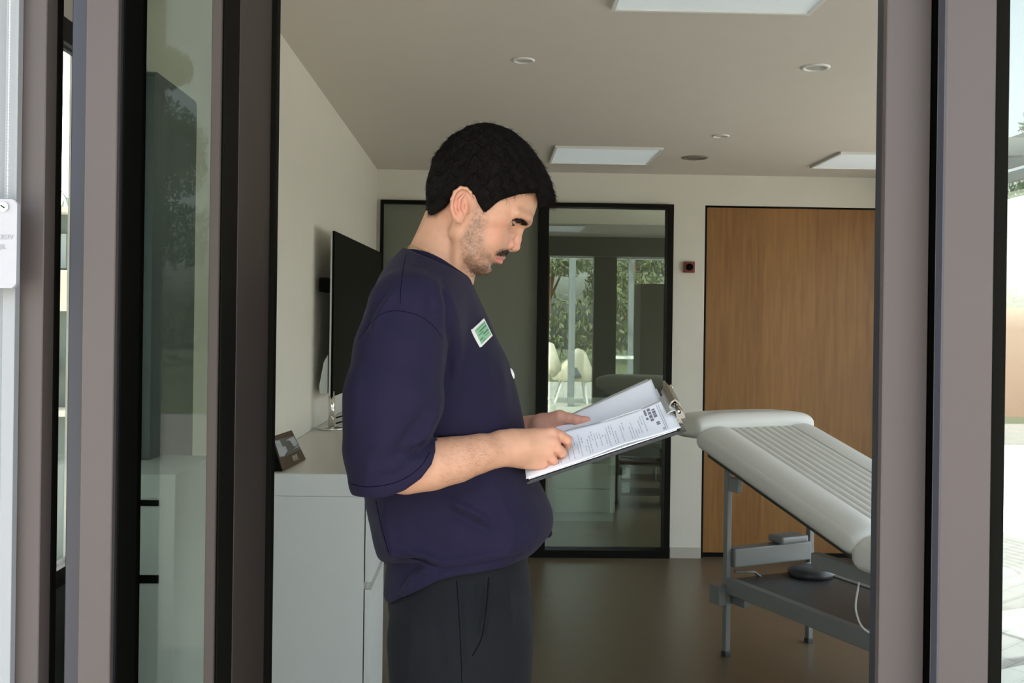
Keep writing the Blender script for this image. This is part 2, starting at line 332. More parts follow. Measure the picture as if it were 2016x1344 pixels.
# cream garden lounger with cushions
M['canvas'] = mat('cream_canvas', (0.72, 0.66, 0.52), 0.85, var=0.04); M['teak'] = mat('teak', (0.35, 0.20, 0.10), 0.6, var=0.2); M['whitecloth'] = mat('white_cloth', (0.8, 0.8, 0.78), 0.8)
t = thing('garden_lounger', 'cream upholstered lounger standing in the sun, seen reflected in the glass door', 'lounger', (1.4, -5.8, -0.02))
def cush(name, pts, y0, y1, m):
    bm = bmesh.new(); add_prism(bm, pts, y0, y1); bmesh.ops.recalc_face_normals(bm, faces=bm.faces); bmesh.ops.bevel(bm, geom=bm.edges[:], offset=0.03, segments=3, affect='EDGES'); return obj(name, bm, m, t, True)
cush('backrest', [(0.98, 0.62), (1.02, 1.0), (1.18, 1.06), (1.36, 0.56), (1.2, 0.44)], -6.1, -5.4, M['canvas'])
cush('seat', [(1.16, 0.40), (1.30, 0.62), (1.5, 0.78), (1.62, 0.96), (1.74, 0.92), (1.90, 0.52), (1.82, 0.36)], -6.1, -5.4, M['canvas'])
cush('pillow', [(1.44, 0.42), (1.56, 0.66), (1.70, 0.44)], -5.395, -5.30, M['greypost'])
for y in (-6.0, -5.5):
    for x0, x1 in ((1.22, 1.36), (1.8, 1.74)):
        bm = bmesh.new(); add_tube(bm, [(x0, y, -0.02), (x1, y, 0.40)], 0.02, 8); obj('leg', bm, M['whitecloth'], t)
t = thing('garden_table', 'long white garden table on the sunny terrace beyond the pergola, seen reflected', 'table', (3.3, -7.5, -0.02))
obj('tabletop', bx(2.3, 4.6, -7.9, -7.1, 0.72, 0.76, bevel=0.01), M['whitecloth'], t)
for x in (2.38, 4.52):
    for y in (-7.82, -7.18): obj('leg', bx(x - 0.03, x + 0.03, y - 0.03, y + 0.03, -0.02, 0.7195), M['whitecloth'], t)
M['orange'] = mat('orange_render', (0.36, 0.19, 0.12), 0.85, var=0.08)
bm = bx(5.0, 15.5, -13.6, -13.3, -0.05, 1.75); tag(obj('garden_wall', bm, M['orange']), 'low orange rendered wall at the edge of the terrace, seen reflected in the right strip of glass', 'wall')
bm = bmesh.new(); add_box(bm, 3.7, 6.9, -11.2, -10.9, -0.05, 0.45, bevel=0.02)
tag(obj('stone_bench', bm, M['whitecloth']), 'white stone bench along the lawn edge, seen reflected', 'bench')
# things seen through the slot of side window on the left
M['clad'] = mat('dark_green_cladding', (0.10, 0.13, 0.115), 0.6, var=0.25, vscale=6)
M['cream'] = mat('cream_concrete', (0.66, 0.61, 0.50), 0.8, var=0.06)
def ZL(py, Y=4.2): return at(120, py, Y).z
t = thing('garden_shed', 'dark clad garden shed with a cream band, seen through the narrow slot at the left', 'shed', (-1.9, 4.2, -0.02))
obj('shed_wall', bx(-2.6, -1.5, 4.35, 5.4, -0.02, ZL(415)), M['clad'], t)
obj('shed_roof', bx(-2.7, -1.4, 4.25, 5.5, ZL(415), ZL(404), bevel=0.004), M['cream'], t)
obj('cream_band', bx(-2.55, -1.5, 4.2, 4.3495, ZL(612), ZL(531), bevel=0.004), M['cream'], t)
obj('vent', bx(-1.875, -1.80, 4.18, 4.1995, ZL(580), ZL(562)), M['greypost'], t)
obj('glass_panel', bx(-2.3, -1.81, 4.33, 4.3495, ZL(525), ZL(455)), mat('misty_glass', (0.30, 0.36, 0.35), 0.3), t)
obj('shelf', bx(-2.4, -1.5, 4.2, 4.3495, ZL(820), ZL(808)), M['cream'], t)
obj('white_box', bx(-1.95, -1.85, 4.22, 4.3495, ZL(748), ZL(715), bevel=0.006), M['whitecloth'], t)
bm = bmesh.new(); rnd = random.Random(3)
for k in range(34):
    a = rnd.uniform(0, 6.28); l = rnd.uniform(0.04, 0.085); c = Vector((-1.8 + rnd.uniform(-0.12, 0.1), 4.5 + rnd.uniform(-0.05, 0.05), ZL(404) + 0.012))
    p = [c, c + Vector((math.cos(a) * l * 0.25, math.sin(a) * l * 0.25, l * 0.6)), c + Vector((math.cos(a) * l * 0.6, math.sin(a) * l * 0.6, l))]
    add_tube(bm, p, [0.006, 0.005, 0.001], 5)
tag(obj('agave_plant', bm, mat('agave', (0.25, 0.32, 0.25), 0.7)), 'small spiky agave on the roof of the dark garden shed at the far left', 'plant')
bm = bmesh.new(); add_box(bm, -1.95, -1.72, 3.6, 4.0, -0.02, ZL(1055, 3.8), bevel=0.02)
tag(obj('white_planter', bm, M['whitecloth']), 'white planter standing low behind the narrow slot at the left', 'planter')
bm = bmesh.new(); add_tube(bm, [(-2.4, 3.5, 0.25), (-1.2, 3.4, 0.52)], 0.02, 8)
tag(obj('handrail', bm, M['blackframe']), 'black handrail slanting across the narrow slot at the left', 'handrail')
# ------------------------------------------------------------------ white roller blind and its tag, far left
M['blind'] = mat('white_blind_fabric', (0.235, 0.25, 0.255), 0.85, var=0.01, bump=0.2, bscale=500)
t = thing('roller_blind', 'white roller blind at the far left edge, beside the outermost metal post', 'blind', (-0.9, 1.31, 0.0))
obj('fabric', bx(-1.5, PX(30, 1.308), 1.306, 1.308, 0.06, 2.08), M['blind'], t)
obj('side_rail', bx(PX(27, 1.308) - 0.004, PX(32, 1.29), 1.286, 1.2995, 0.05, 2.09, bevel=0.001), mat('grey_rail', (0.24, 0.25, 0.25), 0.4), t)
bm = bmesh.new(); ch = at(18, 640, 1.28)
k = 0; z = 2.05
while z > 1.53:
    bmesh.ops.create_icosphere(bm, subdivisions=1, radius=0.0012, matrix=Matrix.Translation((at(18, 150, 1.28).x, 1.28, z))); z -= 0.0040
add_tube(bm, [(at(18, 150, 1.28).x, 1.28, 2.05), (at(18, 150, 1.28).x, 1.28, 1.53)], 0.0006, 5)
obj('bead_chain', bm, M['silver'], t, True)
t = thing('white_tag', 'white plastic tag with rounded corners and a screw, on the blind at the far left', 'tag', (at(10, 480, 1.262).x, 1.262, at(10, 480, 1.262).z))
c0 = at(-70, 566, 1.262); c1 = at(37, 393, 1.262)
bm = bmesh.new(); add_prism(bm, rrect(c0.x, c1.x, c0.z, c1.z, 0.006), 1.258, 1.266)
bmesh.ops.bevel(bm, geom=bm.edges[:], offset=0.0012, segments=2, affect='EDGES')
obj('plate', bm, mat('white_plastic', (0.34, 0.34, 0.35), 0.4), t)
sp = at(7, 407, 1.257); bm = bmesh.new()
add_lathe(bm, [(0.0062, 0), (0.0062, 0.0015), (0.0045, 0.0024), (0.001, 0.0024)], sp, 20, Matrix.Rotation(PI / 2, 3, 'X')); obj('screw', bm, M['silver'], t)
bm = bmesh.new(); add_box(bm, -0.0028, 0.0028, -0.0032, -0.0023, -0.0006, 0.0006, mtx=Matrix.Translation(sp) @ Matrix.Rotation(0.6, 4, 'Y')); obj('screw_slot', bm, M['black'], t)
def text_mesh(name, body, size, loc, rot, m, parent, depth=0.00005, align='CENTER', mirror=False, sx=1.0):
    cu = bpy.data.curves.new(name, 'FONT'); cu.body = body; cu.size = size; cu.extrude = depth; cu.align_x = align; cu.align_y = 'CENTER'; cu.resolution_u = 2
    o = bpy.data.objects.new(name, cu); COL.objects.link(o); bpy.context.view_layer.update()
    me = bpy.data.meshes.new_from_object(o.evaluated_get(bpy.context.evaluated_depsgraph_get())); bpy.data.objects.remove(o)
    mt = (Matrix.Translation(loc) @ rot.to_4x4() @ Matrix.Diagonal(((-1 if mirror else 1) * sx, 1, 1, 1)))
    me.transform(mt); return obj(name, me, m, parent)
RX = Matrix.Rotation(PI / 2, 3, 'X')
M['faint'] = mat('faint_print', (0.27, 0.27, 0.31), 0.6)
l1 = at(26, 467, 1.2574); text_mesh('lettering', 'KIISIV', 0.0085, (l1.x, 1.2574, l1.z), RX, M['faint'], t, align='RIGHT', mirror=False)
l2 = at(12, 486, 1.2574); text_mesh('lettering', 'JIL', 0.0085, (l2.x, 1.2574, l2.z), RX, M['faint'], t, align='RIGHT')
# ------------------------------------------------------------------ things in the room
def on_z(px, py, z):
    """point of the level plane z that the photograph shows at px, py"""
    d = at(px, py, 1.0) - CAMP; return CAMP + d * ((z - CAMP.z) / d.z)
DH = 0.98
# wall-side worktop with its pedestal
f = on_z(620, 933, DH); YD = f.y; XD = at(734, 933, YD).x; YP = YD + 0.33
t = thing('desk_worktop', 'long cream worktop running along the left wall to the glazed screen', 'worktop', (XL, YD, DH))
bm = bx(XL + 0.002, XD, YD + 0.012, YB - 0.03, DH - 0.03, DH, bevel=0.002); obj('worktop_slab', bm, M['top'], t)
obj('end_edge', bx(XL + 0.002, XD, YD, YD + 0.0118, DH - 0.06, DH, bevel=0.001), M['white'], t)
obj('support_panel', bx(XL + 0.03, XD - 0.14, YB - 0.10, YB - 0.06, 0, DH - 0.031), M['white'], t)
t = thing('pedestal_cabinet', 'white handleless cabinet carrying the near end of the cream worktop', 'cabinet', (XL, YD, 0))
obj('body', bx(XL + 0.002, XD - 0.021, YD, YP, 0.0, DH - 0.0605), M['white'], t)
zg = at(745, 1135, YD + 0.1).z
for i, (a, b) in enumerate(((zg + 0.011, DH - 0.062), (0.02, zg - 0.011))):
    obj('drawer' if i == 0 else 'door', bx(XD - 0.018, XD, YD + 0.001, YP, a, b, bevel=0.0012), M['white'], t)
obj('grip_channel', bx(XD - 0.0205, XD - 0.012, YD + 0.006, YP - 0.004, zg - 0.0105, zg + 0.0105), mat('grip_metal', (0.42, 0.41, 0.37), 0.4), t)
# big screen on two chrome pins
b = on_z(652, 845, DH)
n_t, n_b = at(663, 455, b.y), at(650, 780, b.y); YS = 5.02
f_t = at(750, 493, YS)
pn = Vector(((n_t.x + n_b.x) / 2, b.y - 0.02, 0)); pf = Vector((f_t.x, YS, 0)); L = (pf - pn).length; a = math.atan2(pf.y - pn.y, pf.x - pn.x)
zb, zt = n_b.z, n_t.z
MT = Matrix.Translation((pn.x, pn.y, 0)) @ Matrix.Rotation(a, 4, 'Z')      # local x along the screen, local y into the wall side
t = thing('wall_screen', 'large black flat screen on a chrome stand on the worktop by the left wall', 'screen', (b.x, b.y, DH))
obj('display', bx(0, L, -0.004, 0.004, zb, zt, bevel=0.001, mtx=MT), M['screen'], t)
bm = bmesh.new(); add_box(bm, 0.001, L - 0.001, 0.0042, 0.012, zb + 0.002, zt - 0.002, bevel=0.003, mtx=MT)
obj('rear_shell', bm, M['silver'], t)
bm = bmesh.new(); h0 = zb + 0.01
add_prism(bm, [(0.0205, h0), (0.050, h0), (0.052, h0 + 0.03), (0.036, zb + 0.13), (0.0205, zb + 0.16)], 0.02, L - 0.04, axis='x', mtx=MT)
obj('cable_cover', bm, M['silver'], t)
hb = at(642, 560, b.y).z; bm = bmesh.new()
add_box(bm, 0.03, 0.16, 0.0205, 0.062, hb - 0.028, hb + 0.028, bevel=0.008, mtx=MT); obj('rear_bracket', bm, M['black'], t)
for sx in (0.012, L - 0.10):
    p = MT @ Vector((sx, 0.012, 0)); 
    if sx < 0.1: p = Vector((b.x, b.y + 0.0, 0))
    bm = bmesh.new(); add_tube(bm, [(p.x, p.y, DH + 0.012), (p.x, p.y, zb + 0.02)], 0.0115, 20); obj('pin', bm, M['chrome'], t, True)
    bm = bmesh.new(); add_lathe(bm, [(0.052, 0), (0.052, 0.006), (0.046, 0.009), (0.012, 0.011)], (p.x, p.y, DH + 0.0005), 32); obj('base_plate', bm, M['chrome'], t, True)
bm = bmesh.new(); bp = at(662, 822, b.y + 0.05)
for dz in (0.0, -0.022):
    add_tube(bm, [bp + Vector((0, 0, dz)), bp + Vector((0.03, 0.06, dz + 0.006)), bp + Vector((0.055, 0.12, dz - 0.03)), Vector((bp.x + 0.07, bp.y + 0.16, DH + 0.006))], 0.003, 8)
obj('cable', bm, M['black'], t, True)
# brown tent card
BL, BR = on_z(557, 928, DH + 0.001), on_z(603, 904, DH + 0.001)
TR, TL = at(574, 845, BR.y + 0.035), at(535, 858, BL.y + 0.035)
back = (TL - BL); nrm = (BR - BL).cross(TL - BL).normalized(); bo = Vector((-nrm.x, -nrm.y, 0)).normalized()
if bo.y < 0: bo = -bo
BL2, BR2 = BL + bo * 0.075, BR + bo * 0.075
t = thing('tent_card', 'small brown tent card with a photo, near the front end of the cream worktop', 'card', BL)
bm = bmesh.new(); v = [bm.verts.new(p) for p in (BL, BR, BR2, BL2, TL, TR)]
for f_ in ((0, 1, 5, 4), (1, 2, 5), (0, 4, 3), (2, 3, 4, 5), (0, 3, 2, 1)): bm.faces.new([v[i] for i in f_])
bmesh.ops.recalc_face_normals(bm, faces=bm.faces); bmesh.ops.bevel(bm, geom=bm.edges[:], offset=0.0025, segments=2, affect='EDGES')
M['brown'] = mat('brown_card', (0.062, 0.034, 0.010), 0.6, var=0.1, vscale=60); obj('card_body', bm, M['brown'], t)
cd = (BL + BL2 + TL) / 3; bm = bmesh.new(); sd_ = Vector((BL - BR)).normalized() * 0.0006; bm.faces.new([bm.verts.new(p + (cd - p) * 0.06 + sd_) for p in (BL, BL2, TL)]); obj('side_panel', bm, M['black'], t)
ex, ez = (BR - BL), (TL - BL); out = -bo * 0.0012 + Vector((0, 0, 0.0008))
def CP(u, w, k=1.0): return (BL * (1 - u) + BR * u) * (1 - w) + (TL * (1 - u) + TR * u) * w + out * k * 0.5
def patch(bm, pts, k): bm.faces.new([bm.verts.new(CP(u, w, k)) for u, w in pts])
bm = bmesh.new(); patch(bm, [(0.03, 0.34), (0.97, 0.34), (0.97, 0.80), (0.03, 0.86)], 1.0); obj('photo_print', bm, mat('photo_dark', (0.085, 0.085, 0.07), 0.5, var=0.4, vscale=60), t)
M['photolight'] = mat('photo_light', (0.32, 0.34, 0.36), 0.5, var=0.3, vscale=80)
for pts in ([(0.03, 0.40), (0.2, 0.36), (0.42, 0.46), (0.40, 0.60), (0.28, 0.62), (0.25, 0.82), (0.04, 0.84)], [(0.5, 0.75), (0.92, 0.78), (0.95, 0.55), (0.84, 0.48), (0.72, 0.52), (0.68, 0.70)], [(0.66, 0.42), (0.95, 0.44), (0.95, 0.47), (0.8, 0.46)]):
    bm = bmesh.new(); patch(bm, pts, 1.6); obj('photo_patch', bm, M['photolight'], t)
rx_ = Matrix((ex.normalized(), (ez - ex.normalized() * ez.dot(ex.normalized())).normalized(), ex.cross(ez).normalized())).transposed()
text_mesh('lettering', 'NFMUPS', 0.024, CP(0.60, 0.18, 2.2), rx_, mat('cream_print', (0.55, 0.52, 0.42), 0.6), t, sx=0.6)
# slim cupboard and wall board behind the left pane
t = thing('slim_cupboard', 'slim white cupboard with black label strips, behind the narrow left glass pane', 'cupboard', (XL, 1.75, 0))
xs1 = at(345, 935, 1.75).x; zs = at(320, 934, 1.75).z
obj('body', bx(XL + 0.002, xs1, 1.752, 2.0, 0.0, zs, bevel=0.002), M['white'], t)
for py, hh in ((990, 0.010), (1140, 0.014)):
    z = at(290, py, 1.75).z; obj('label_strip', bx(xs1 - 0.10, at(312, py, 1.75).x, 1.7495, 1.7518, z - hh / 2, z + hh / 2), M['black'], t)
bm = bmesh.new(); zt_, zb_ = at(368, 200, 2.2).z, at(356, 1020, 2.2).z
add_prism(bm, rrect(1.925, 2.205, zb_, zt_, 0.015), XL + 0.0, XL + 0.018, axis='x')
for v in bm.verts: v.co.x += 0.0005
tag(obj('wall_board', bm, mat('dark_board_glass', (0.13, 0.15, 0.155), 0.25, var=0.2)), 'tall dark glossy board with rounded corners on the left wall behind the pane', 'board')
# fire alarm button
t = thing('alarm_button', 'small square brick-red alarm button on the wall beside the oak door', 'button', at(1356, 526, YB))
c = at(1356, 526, YB); bm = bx(c.x - 0.033, c.x + 0.033, YB - 0.022, YB - 0.0005, c.z - 0.033, c.z + 0.033, bevel=0.004)
obj('housing', bm, mat('brick_red_plastic', (0.19, 0.03, 0.015), 0.5), t)
bm = bmesh.new(); add_lathe(bm, [(0.021, 0), (0.021, 0.006), (0.017, 0.009)], (c.x, YB - 0.0225, c.z), 28, Matrix.Rotation(PI / 2, 3, 'X')); obj('knob', bm, M['black'], t)
# ceiling panels and downlights
M['panel'] = mat('light_diffuser', (0.78, 0.82, 0.82), 0.6, emit=(0.80, 0.95, 1.0), estr=0.10)
M['trimwhite'] = mat('white_trim', (0.74, 0.74, 0.70), 0.5)
pc = on_z(1400, 16, CZ)
for lab, x0, x1, y0, y1 in (('square ceiling light panel nearest the doorway, cut by the top of the picture', on_z(1212, 10, CZ).x, on_z(1588, 21, CZ).x, pc.y - 0.6, pc.y),
                            ('far ceiling light panel right beside the head of the man', at(1086, 317, 5.5).x, at(1274, 320, 5.5).x, on_z(1200, 289, CZ).y, on_z(1200, 319, CZ).y),
                            ('far ceiling light panel above the oak door', at(1606, 327, 5.5).x, at(1606, 327, 5.5).x + 0.54, on_z(1660, 299, CZ).y, on_z(1660, 328, CZ).y)):
    t = thing('ceiling_light', lab, 'ceiling light', (x0, y0, CZ))
    bm = bmesh.new(); w_ = 0.012
    for q in ((x0 - w_, x0, y0 - w_, y1 + w_), (x1, x1 + w_, y0 - w_, y1 + w_), (x0, x1, y0 - w_, y0), (x0, x1, y1, y1 + w_)): add_box(bm, *q, CZ - 0.012, CZ - 0.0005)
    obj('frame', bm, M['trimwhite'], t); obj('diffuser', bx(x0, x1, y0, y1, CZ - 0.007, CZ - 0.0008), M['panel'], t)
for nm, px, py, rpx, lab, mk in (('downlight', 1031, 118, 22, 'round recessed downlight above the man, left of the near light panel', 1), ('downlight', 1606, 132, 28, 'round recessed downlight at the upper right of the ceiling', 1),
                             ('downlight', 1419, 267, 17, 'small round ceiling fitting between the far light panels', 1), ('air_vent', 1368, 310, 26, 'flat dark round air vent far back in the ceiling', 0)):
    c = on_z(px, py, CZ); r = rpx * c.y / FPX; t = thing(nm, lab, 'downlight' if mk else 'vent', c)
    bm = bmesh.new(); seg = 40
    prof = [(r, 0.0), (r * 0.98, -0.004), (r * 0.8, -0.006), (r * 0.72, -0.001)]
    rings = [[bm.verts.new((c.x + a_ * math.cos(2 * PI * k / seg), c.y + a_ * math.sin(2 * PI * k / seg), CZ - 0.0004 + z_)) for k in range(seg)] for a_, z_ in prof]
    for A_, B_ in zip(rings, rings[1:]):
        for k in range(seg): bm.faces.new((A_[k], A_[(k + 1) % seg], B_[(k + 1) % seg], B_[k]))
    obj('ring', bm, M['trimwhite'] if mk else mat('grey_vent', (0.22, 0.19, 0.15), 0.6), t, True)
    bm = bmesh.new(); bmesh.ops.create_circle(bm, cap_ends=True, segments=seg, radius=r * 0.73, matrix=Matrix.Translation((c.x, c.y, CZ - 0.0012)))
    obj('lens', bm, mat('lens', (0.5, 0.48, 0.42) if mk else (0.10, 0.085, 0.06), 0.4), t)
# cabinet and dark wardrobe behind the glazed door
YC = 7.0; M['white2'] = mat('white_lacquer', (0.62, 0.70, 0.66), 0.4)
cx0, cx1 = at(1088, 900, YC).x, at(1213, 900, YC).x; zc = 0.84
t = thing('drawer_cabinet', 'white drawer cabinet standing behind the glass door', 'cabinet', (cx0, YC, 0))
obj('body', bx(cx0, cx1, YC + 0.02, YC + 0.5, 0.06, zc - 0.02), M['white2'], t); obj('plinth', bx(cx0 + 0.004, cx1 - 0.01, YC + 0.03, YC + 0.48, 0, 0.0595), M['white2'], t)
obj('cabinet_top', bx(cx0 - 0.01, cx1 + 0.01, YC - 0.01, YC + 0.51, zc - 0.0195, zc, bevel=0.003), M['white2'], t)
zz = [0.065, at(1150, 962, YC).z, at(1150, 911, YC).z, at(1150, 860, YC).z, zc - 0.025]
for a_, b_ in zip(zz, zz[1:]):
    d = obj('drawer', bx(cx0 + 0.02, cx1 - 0.035, YC, YC + 0.0195, a_ + 0.003, b_ - 0.003, bevel=0.002), M['white2'], t)
M['darkwood'] = mat('dark_brown_wood', (0.045, 0.018, 0.008), 0.5, var=0.2)
t = thing('tall_cupboard', 'dark brown cupboard seen only as a reflection at the right of the glass door', 'cupboard', (1.55, 1.7, 0))
obj('body', bx(1.53, 2.25, 1.68, 2.10, 0, 1.80, bevel=0.003), M['darkwood'], t)
for k in range(2): obj('door', bx(1.535 + 0.36 * k, 1.885 + 0.36 * k, 2.1005, 2.119, 0.06, 1.79, bevel=0.002), M['darkwood'], t)
for k, (py, h_) in enumerate(((975, 0.11), (952, 0.05), (920, 0.09))):
    y_ = 7.6; x_ = at(1231, 950, y_).x
t = thing('small_shelf', 'low dark shelf rack with white boxes behind the glass door', 'shelf', (1.05, 7.6, 0))
x_ = at(1231, 950, 7.6).x
for z_ in (at(1231, 966, 7.6).z, at(1231, 938, 7.6).z, at(1231, 905, 7.6).z): obj('shelf_board', bx(x_ - 0.05, x_ + 0.30, 7.5, 7.8, z_ - 0.02, z_ - 0.008), M['darkwood'], t)
for q in (x_ - 0.06, x_ + 0.3005): obj('side_panel', bx(q, q + 0.0095, 7.5, 7.8, 0, at(1231, 890, 7.6).z), M['darkwood'], t)
for k, (z_, lab) in enumerate(((at(1231, 966, 7.6).z, 'white box on the lowest board of the dark rack behind the glass'), (at(1231, 938, 7.6).z, 'white box on the middle board of the dark rack behind the glass'))):
    tag(obj('storage_box', bx(x_ - 0.035, x_ + 0.03, 7.56, 7.7, z_ - 0.0075, z_ + 0.075, bevel=0.003), M['white2']), lab, 'box')
# ------------------------------------------------------------------ treatment table
O = on_z(1429, 1290, 0.0); U = Vector((0.40, -0.917, 0)).normalized(); V = Vector((0.917, 0.40, 0)).normalized()
TM = Matrix((U, V, Vector((0, 0, 1)))).transposed().to_4x4(); TM.translation = Vector((O.x, O.y, 0))     # local x = towards the foot end, y = across
M['vinyl'] = mat('white_vinyl', (0.66, 0.66, 0.62), 0.38, var=0.02, bump=0.12, bscale=300)
M['greysteel'] = mat('grey_powder_coat', (0.20, 0.21, 0.205), 0.42, metal=0.2, var=0.05)
M['greydark'] = mat('dark_plastic', (0.05, 0.052, 0.05), 0.4)
VA, VB = -0.095, 0.555
def cushion(s0, h0, s1, h1, th, ridges=True, rnd_=0.045, bulge=0.012, r0=None, r1=None):
    """padded slab from (s0, h0) to (s1, h1) along its top; th thick; ridged lengthwise in the middle"""
    bm = bmesh.new(); d = Vector((s1 - s0, 0, h1 - h0)); Ls = d.length; d.normalize(); nn = Vector((-d.z, 0, d.x)); Wd = VB - VA
    NT = 260; NV = 290; NS = 26; rings = []
    for i in range(NS + 1):
        # end rounding
        q = i / NS; s = Ls * (0.5 - 0.5 * math.cos(PI * q)); e = min(s, Ls - s); k = 1.0
        if e < rnd_: k = math.sqrt(max(0.0, 1 - (1 - e / rnd_) ** 2))
        k = max(k, 0.02); ring = []
        for j in range(NV):
            if j < NT: vv = -math.cos(PI * j / (NT - 1)); vv = vv * 0.55 + 0.45 * (2 * j / (NT - 1) - 1); ez_ = max(0.0, 1 - min(1, abs(vv)) ** 6.67) ** 0.275
            else: vv = math.cos(PI * (j - NT + 1) / (NV - NT + 1)); ez_ = -max(0.0, 1 - abs(vv) ** 6.67) ** 0.275
            v_ = (Wd / 2) * vv * (1 - (1 - k) * 0.06); h_ = th / 2 * ez_ * (0.25 + 0.75 * k) if rnd_ < th * 0.9 else th / 2 * ez_ * k
            if ez_ > 0:
                m_ = abs(v_) / (Wd / 2)
                if ridges and m_ < 0.52: h_ += (-0.006 + 0.0085 * abs(math.sin(v_ / (Wd / 2 * 0.52) * PI * 4))) * k
                elif m_ < 0.95: h_ += bulge * math.sin(min(1, (m_ - (0.52 if ridges else -0.95)) / (0.43 if ridges else 1.9)) * PI) * k
            ring.append(bm.verts.new(TM @ (Vector((s0, 0, h0)) + d * s + nn * (-th / 2 + h_) + Vector((0, (VA + VB) / 2 + v_, 0)))))
        rings.append(ring)
    for A_, B_ in zip(rings, rings[1:]):
        for k in range(NV): bm.faces.new((A_[k], A_[(k + 1) % NV], B_[(k + 1) % NV], B_[k]))
    bm.faces.new(rings[0][::-1]); bm.faces.new(rings[-1]); return bm
t = thing('treatment_table', 'white padded treatment table with raised backrest on grey metal legs', 'treatment table', (O.x, O.y, 0))
obj('backrest', cushion(-0.10, 0.965, 0.835, 0.685, 0.105), M['vinyl'], t, True)
obj('headrest', cushion(-0.31, 1.008, -0.085, 1.012, 0.115, ridges=False, rnd_=0.05, bulge=0.006), M['vinyl'], t, True)
obj('seat', cushion(0.80, 0.672, 1.36, 0.665, 0.125), M['vinyl'], t, True)
def tb(name, *a, m='greysteel', b=0.003, parent=None): return obj(name, bx(*a, bevel=b, mtx=TM), M[m], parent or t)
for v in (0.0, 0.45):
    l = tb('leg', -0.013, 0.013, v - 0.012, v + 0.012, 0.02, 0.84)
    obj('foot_cap', bx(-0.015, 0.015, v - 0.014, v + 0.014, 0.0, 0.0195, bevel=0.003, mtx=TM), M['greydark'], l)
    tb('leg', 1.20, 1.236, v - 0.016, v + 0.016, 0.0, 0.53)
    tb('bracket', 0.0185, 0.08, v - 0.012, v + 0.012, 0.70, 0.76)
    tb('seat_rail', 0.53, 1.30, v - 0.02, v + 0.02, 0.50, 0.552)
bm = bmesh.new()
for v in (-0.05, 0.51):
    add_tube(bm, [TM @ Vector(p) for p in ((-0.06, v, 0.845), (0.86, v, 0.572))], 0.014, 8)
add_tube(bm, [TM @ Vector(p) for p in ((-0.26, 0.12, 0.895), (-0.05, 0.12, 0.865))], 0.012, 8); add_tube(bm, [TM @ Vector(p) for p in ((-0.26, 0.33, 0.895), (-0.05, 0.33, 0.865))], 0.012, 8)
obj('backrest_frame', bm, M['greydark'], t)
tb('cross_beam', -0.03, 0.03, 0.0165, 0.4335, 0.375, 0.455, b=0.006)
tb('beam_cover', -0.045, 0.05, 0.25, 0.40, 0.4555, 0.49, b=0.012)
bm = bmesh.new(); cv = [(0.03, 0.02, 0.36), (0.03, 0.12, 0.35), (0.03, 0.17, 0.315), (0.03, 0.28, 0.312), (0.03, 0.34, 0.35), (0.03, 0.43, 0.36)]
add_tube(bm, [TM @ Vector(p) for p in cv], 0.010, 8, flat=0.6); obj('curved_bar', bm, M['greysteel'], t, True)
tb('clamp', -0.05, 0.02, -0.055, -0.0165, 0.22, 0.30, b=0.004); tb('clamp', -0.02, 0.09, 0.02, 0.05, 0.22, 0.27, b=0.004)
tb('tray_rail', 0.0185, 1.195, -0.018, 0.018, 0.27, 0.335); tb('tray_rail', 0.0185, 1.195, 0.432, 0.468, 0.27, 0.335)
tb('tray', 0.0185, 1.195, 0.0185, 0.4315, 0.30, 0.330, m='greydark', b=0.004)
bm = bmesh.new(); add_lathe(bm, [(0.09, 0), (0.10, 0.02), (0.07, 0.035), (0.02, 0.04)], TM @ Vector((0.11, 0.36, 0.331)), 24); obj('motor_cover', bm, M['greydark'], t, True)
bm = bmesh.new(); pts = [at(1690, 1122, 3.55), at(1691, 1145, 3.53), at(1685, 1185, 3.5), at(1686, 1205, 3.48), at(1695, 1230, 3.45), at(1712, 1245, 3.42), at(1740, 1254, 3.36), at(1775, 1262, 3.3)]
def smooth_path(pts, n=6):
    P = [pts[0]] + list(pts) + [pts[-1]]; out = []
    for i in range(1, len(P) - 2):
        for k in range(n):
            u = k / n; a_, b_, c_, d_ = P[i - 1], P[i], P[i + 1], P[i + 2]
            out.append(0.5 * ((2 * b_) + (c_ - a_) * u + (2 * a_ - 5 * b_ + 4 * c_ - d_) * u * u + (3 * b_ - a_ - 3 * c_ + d_) * u ** 3))
    return out + [pts[-1]]
add_tube(bm, smooth_path(pts), 0.0035, 8); obj('white_cable', bm, M['trimwhite'], t, True)
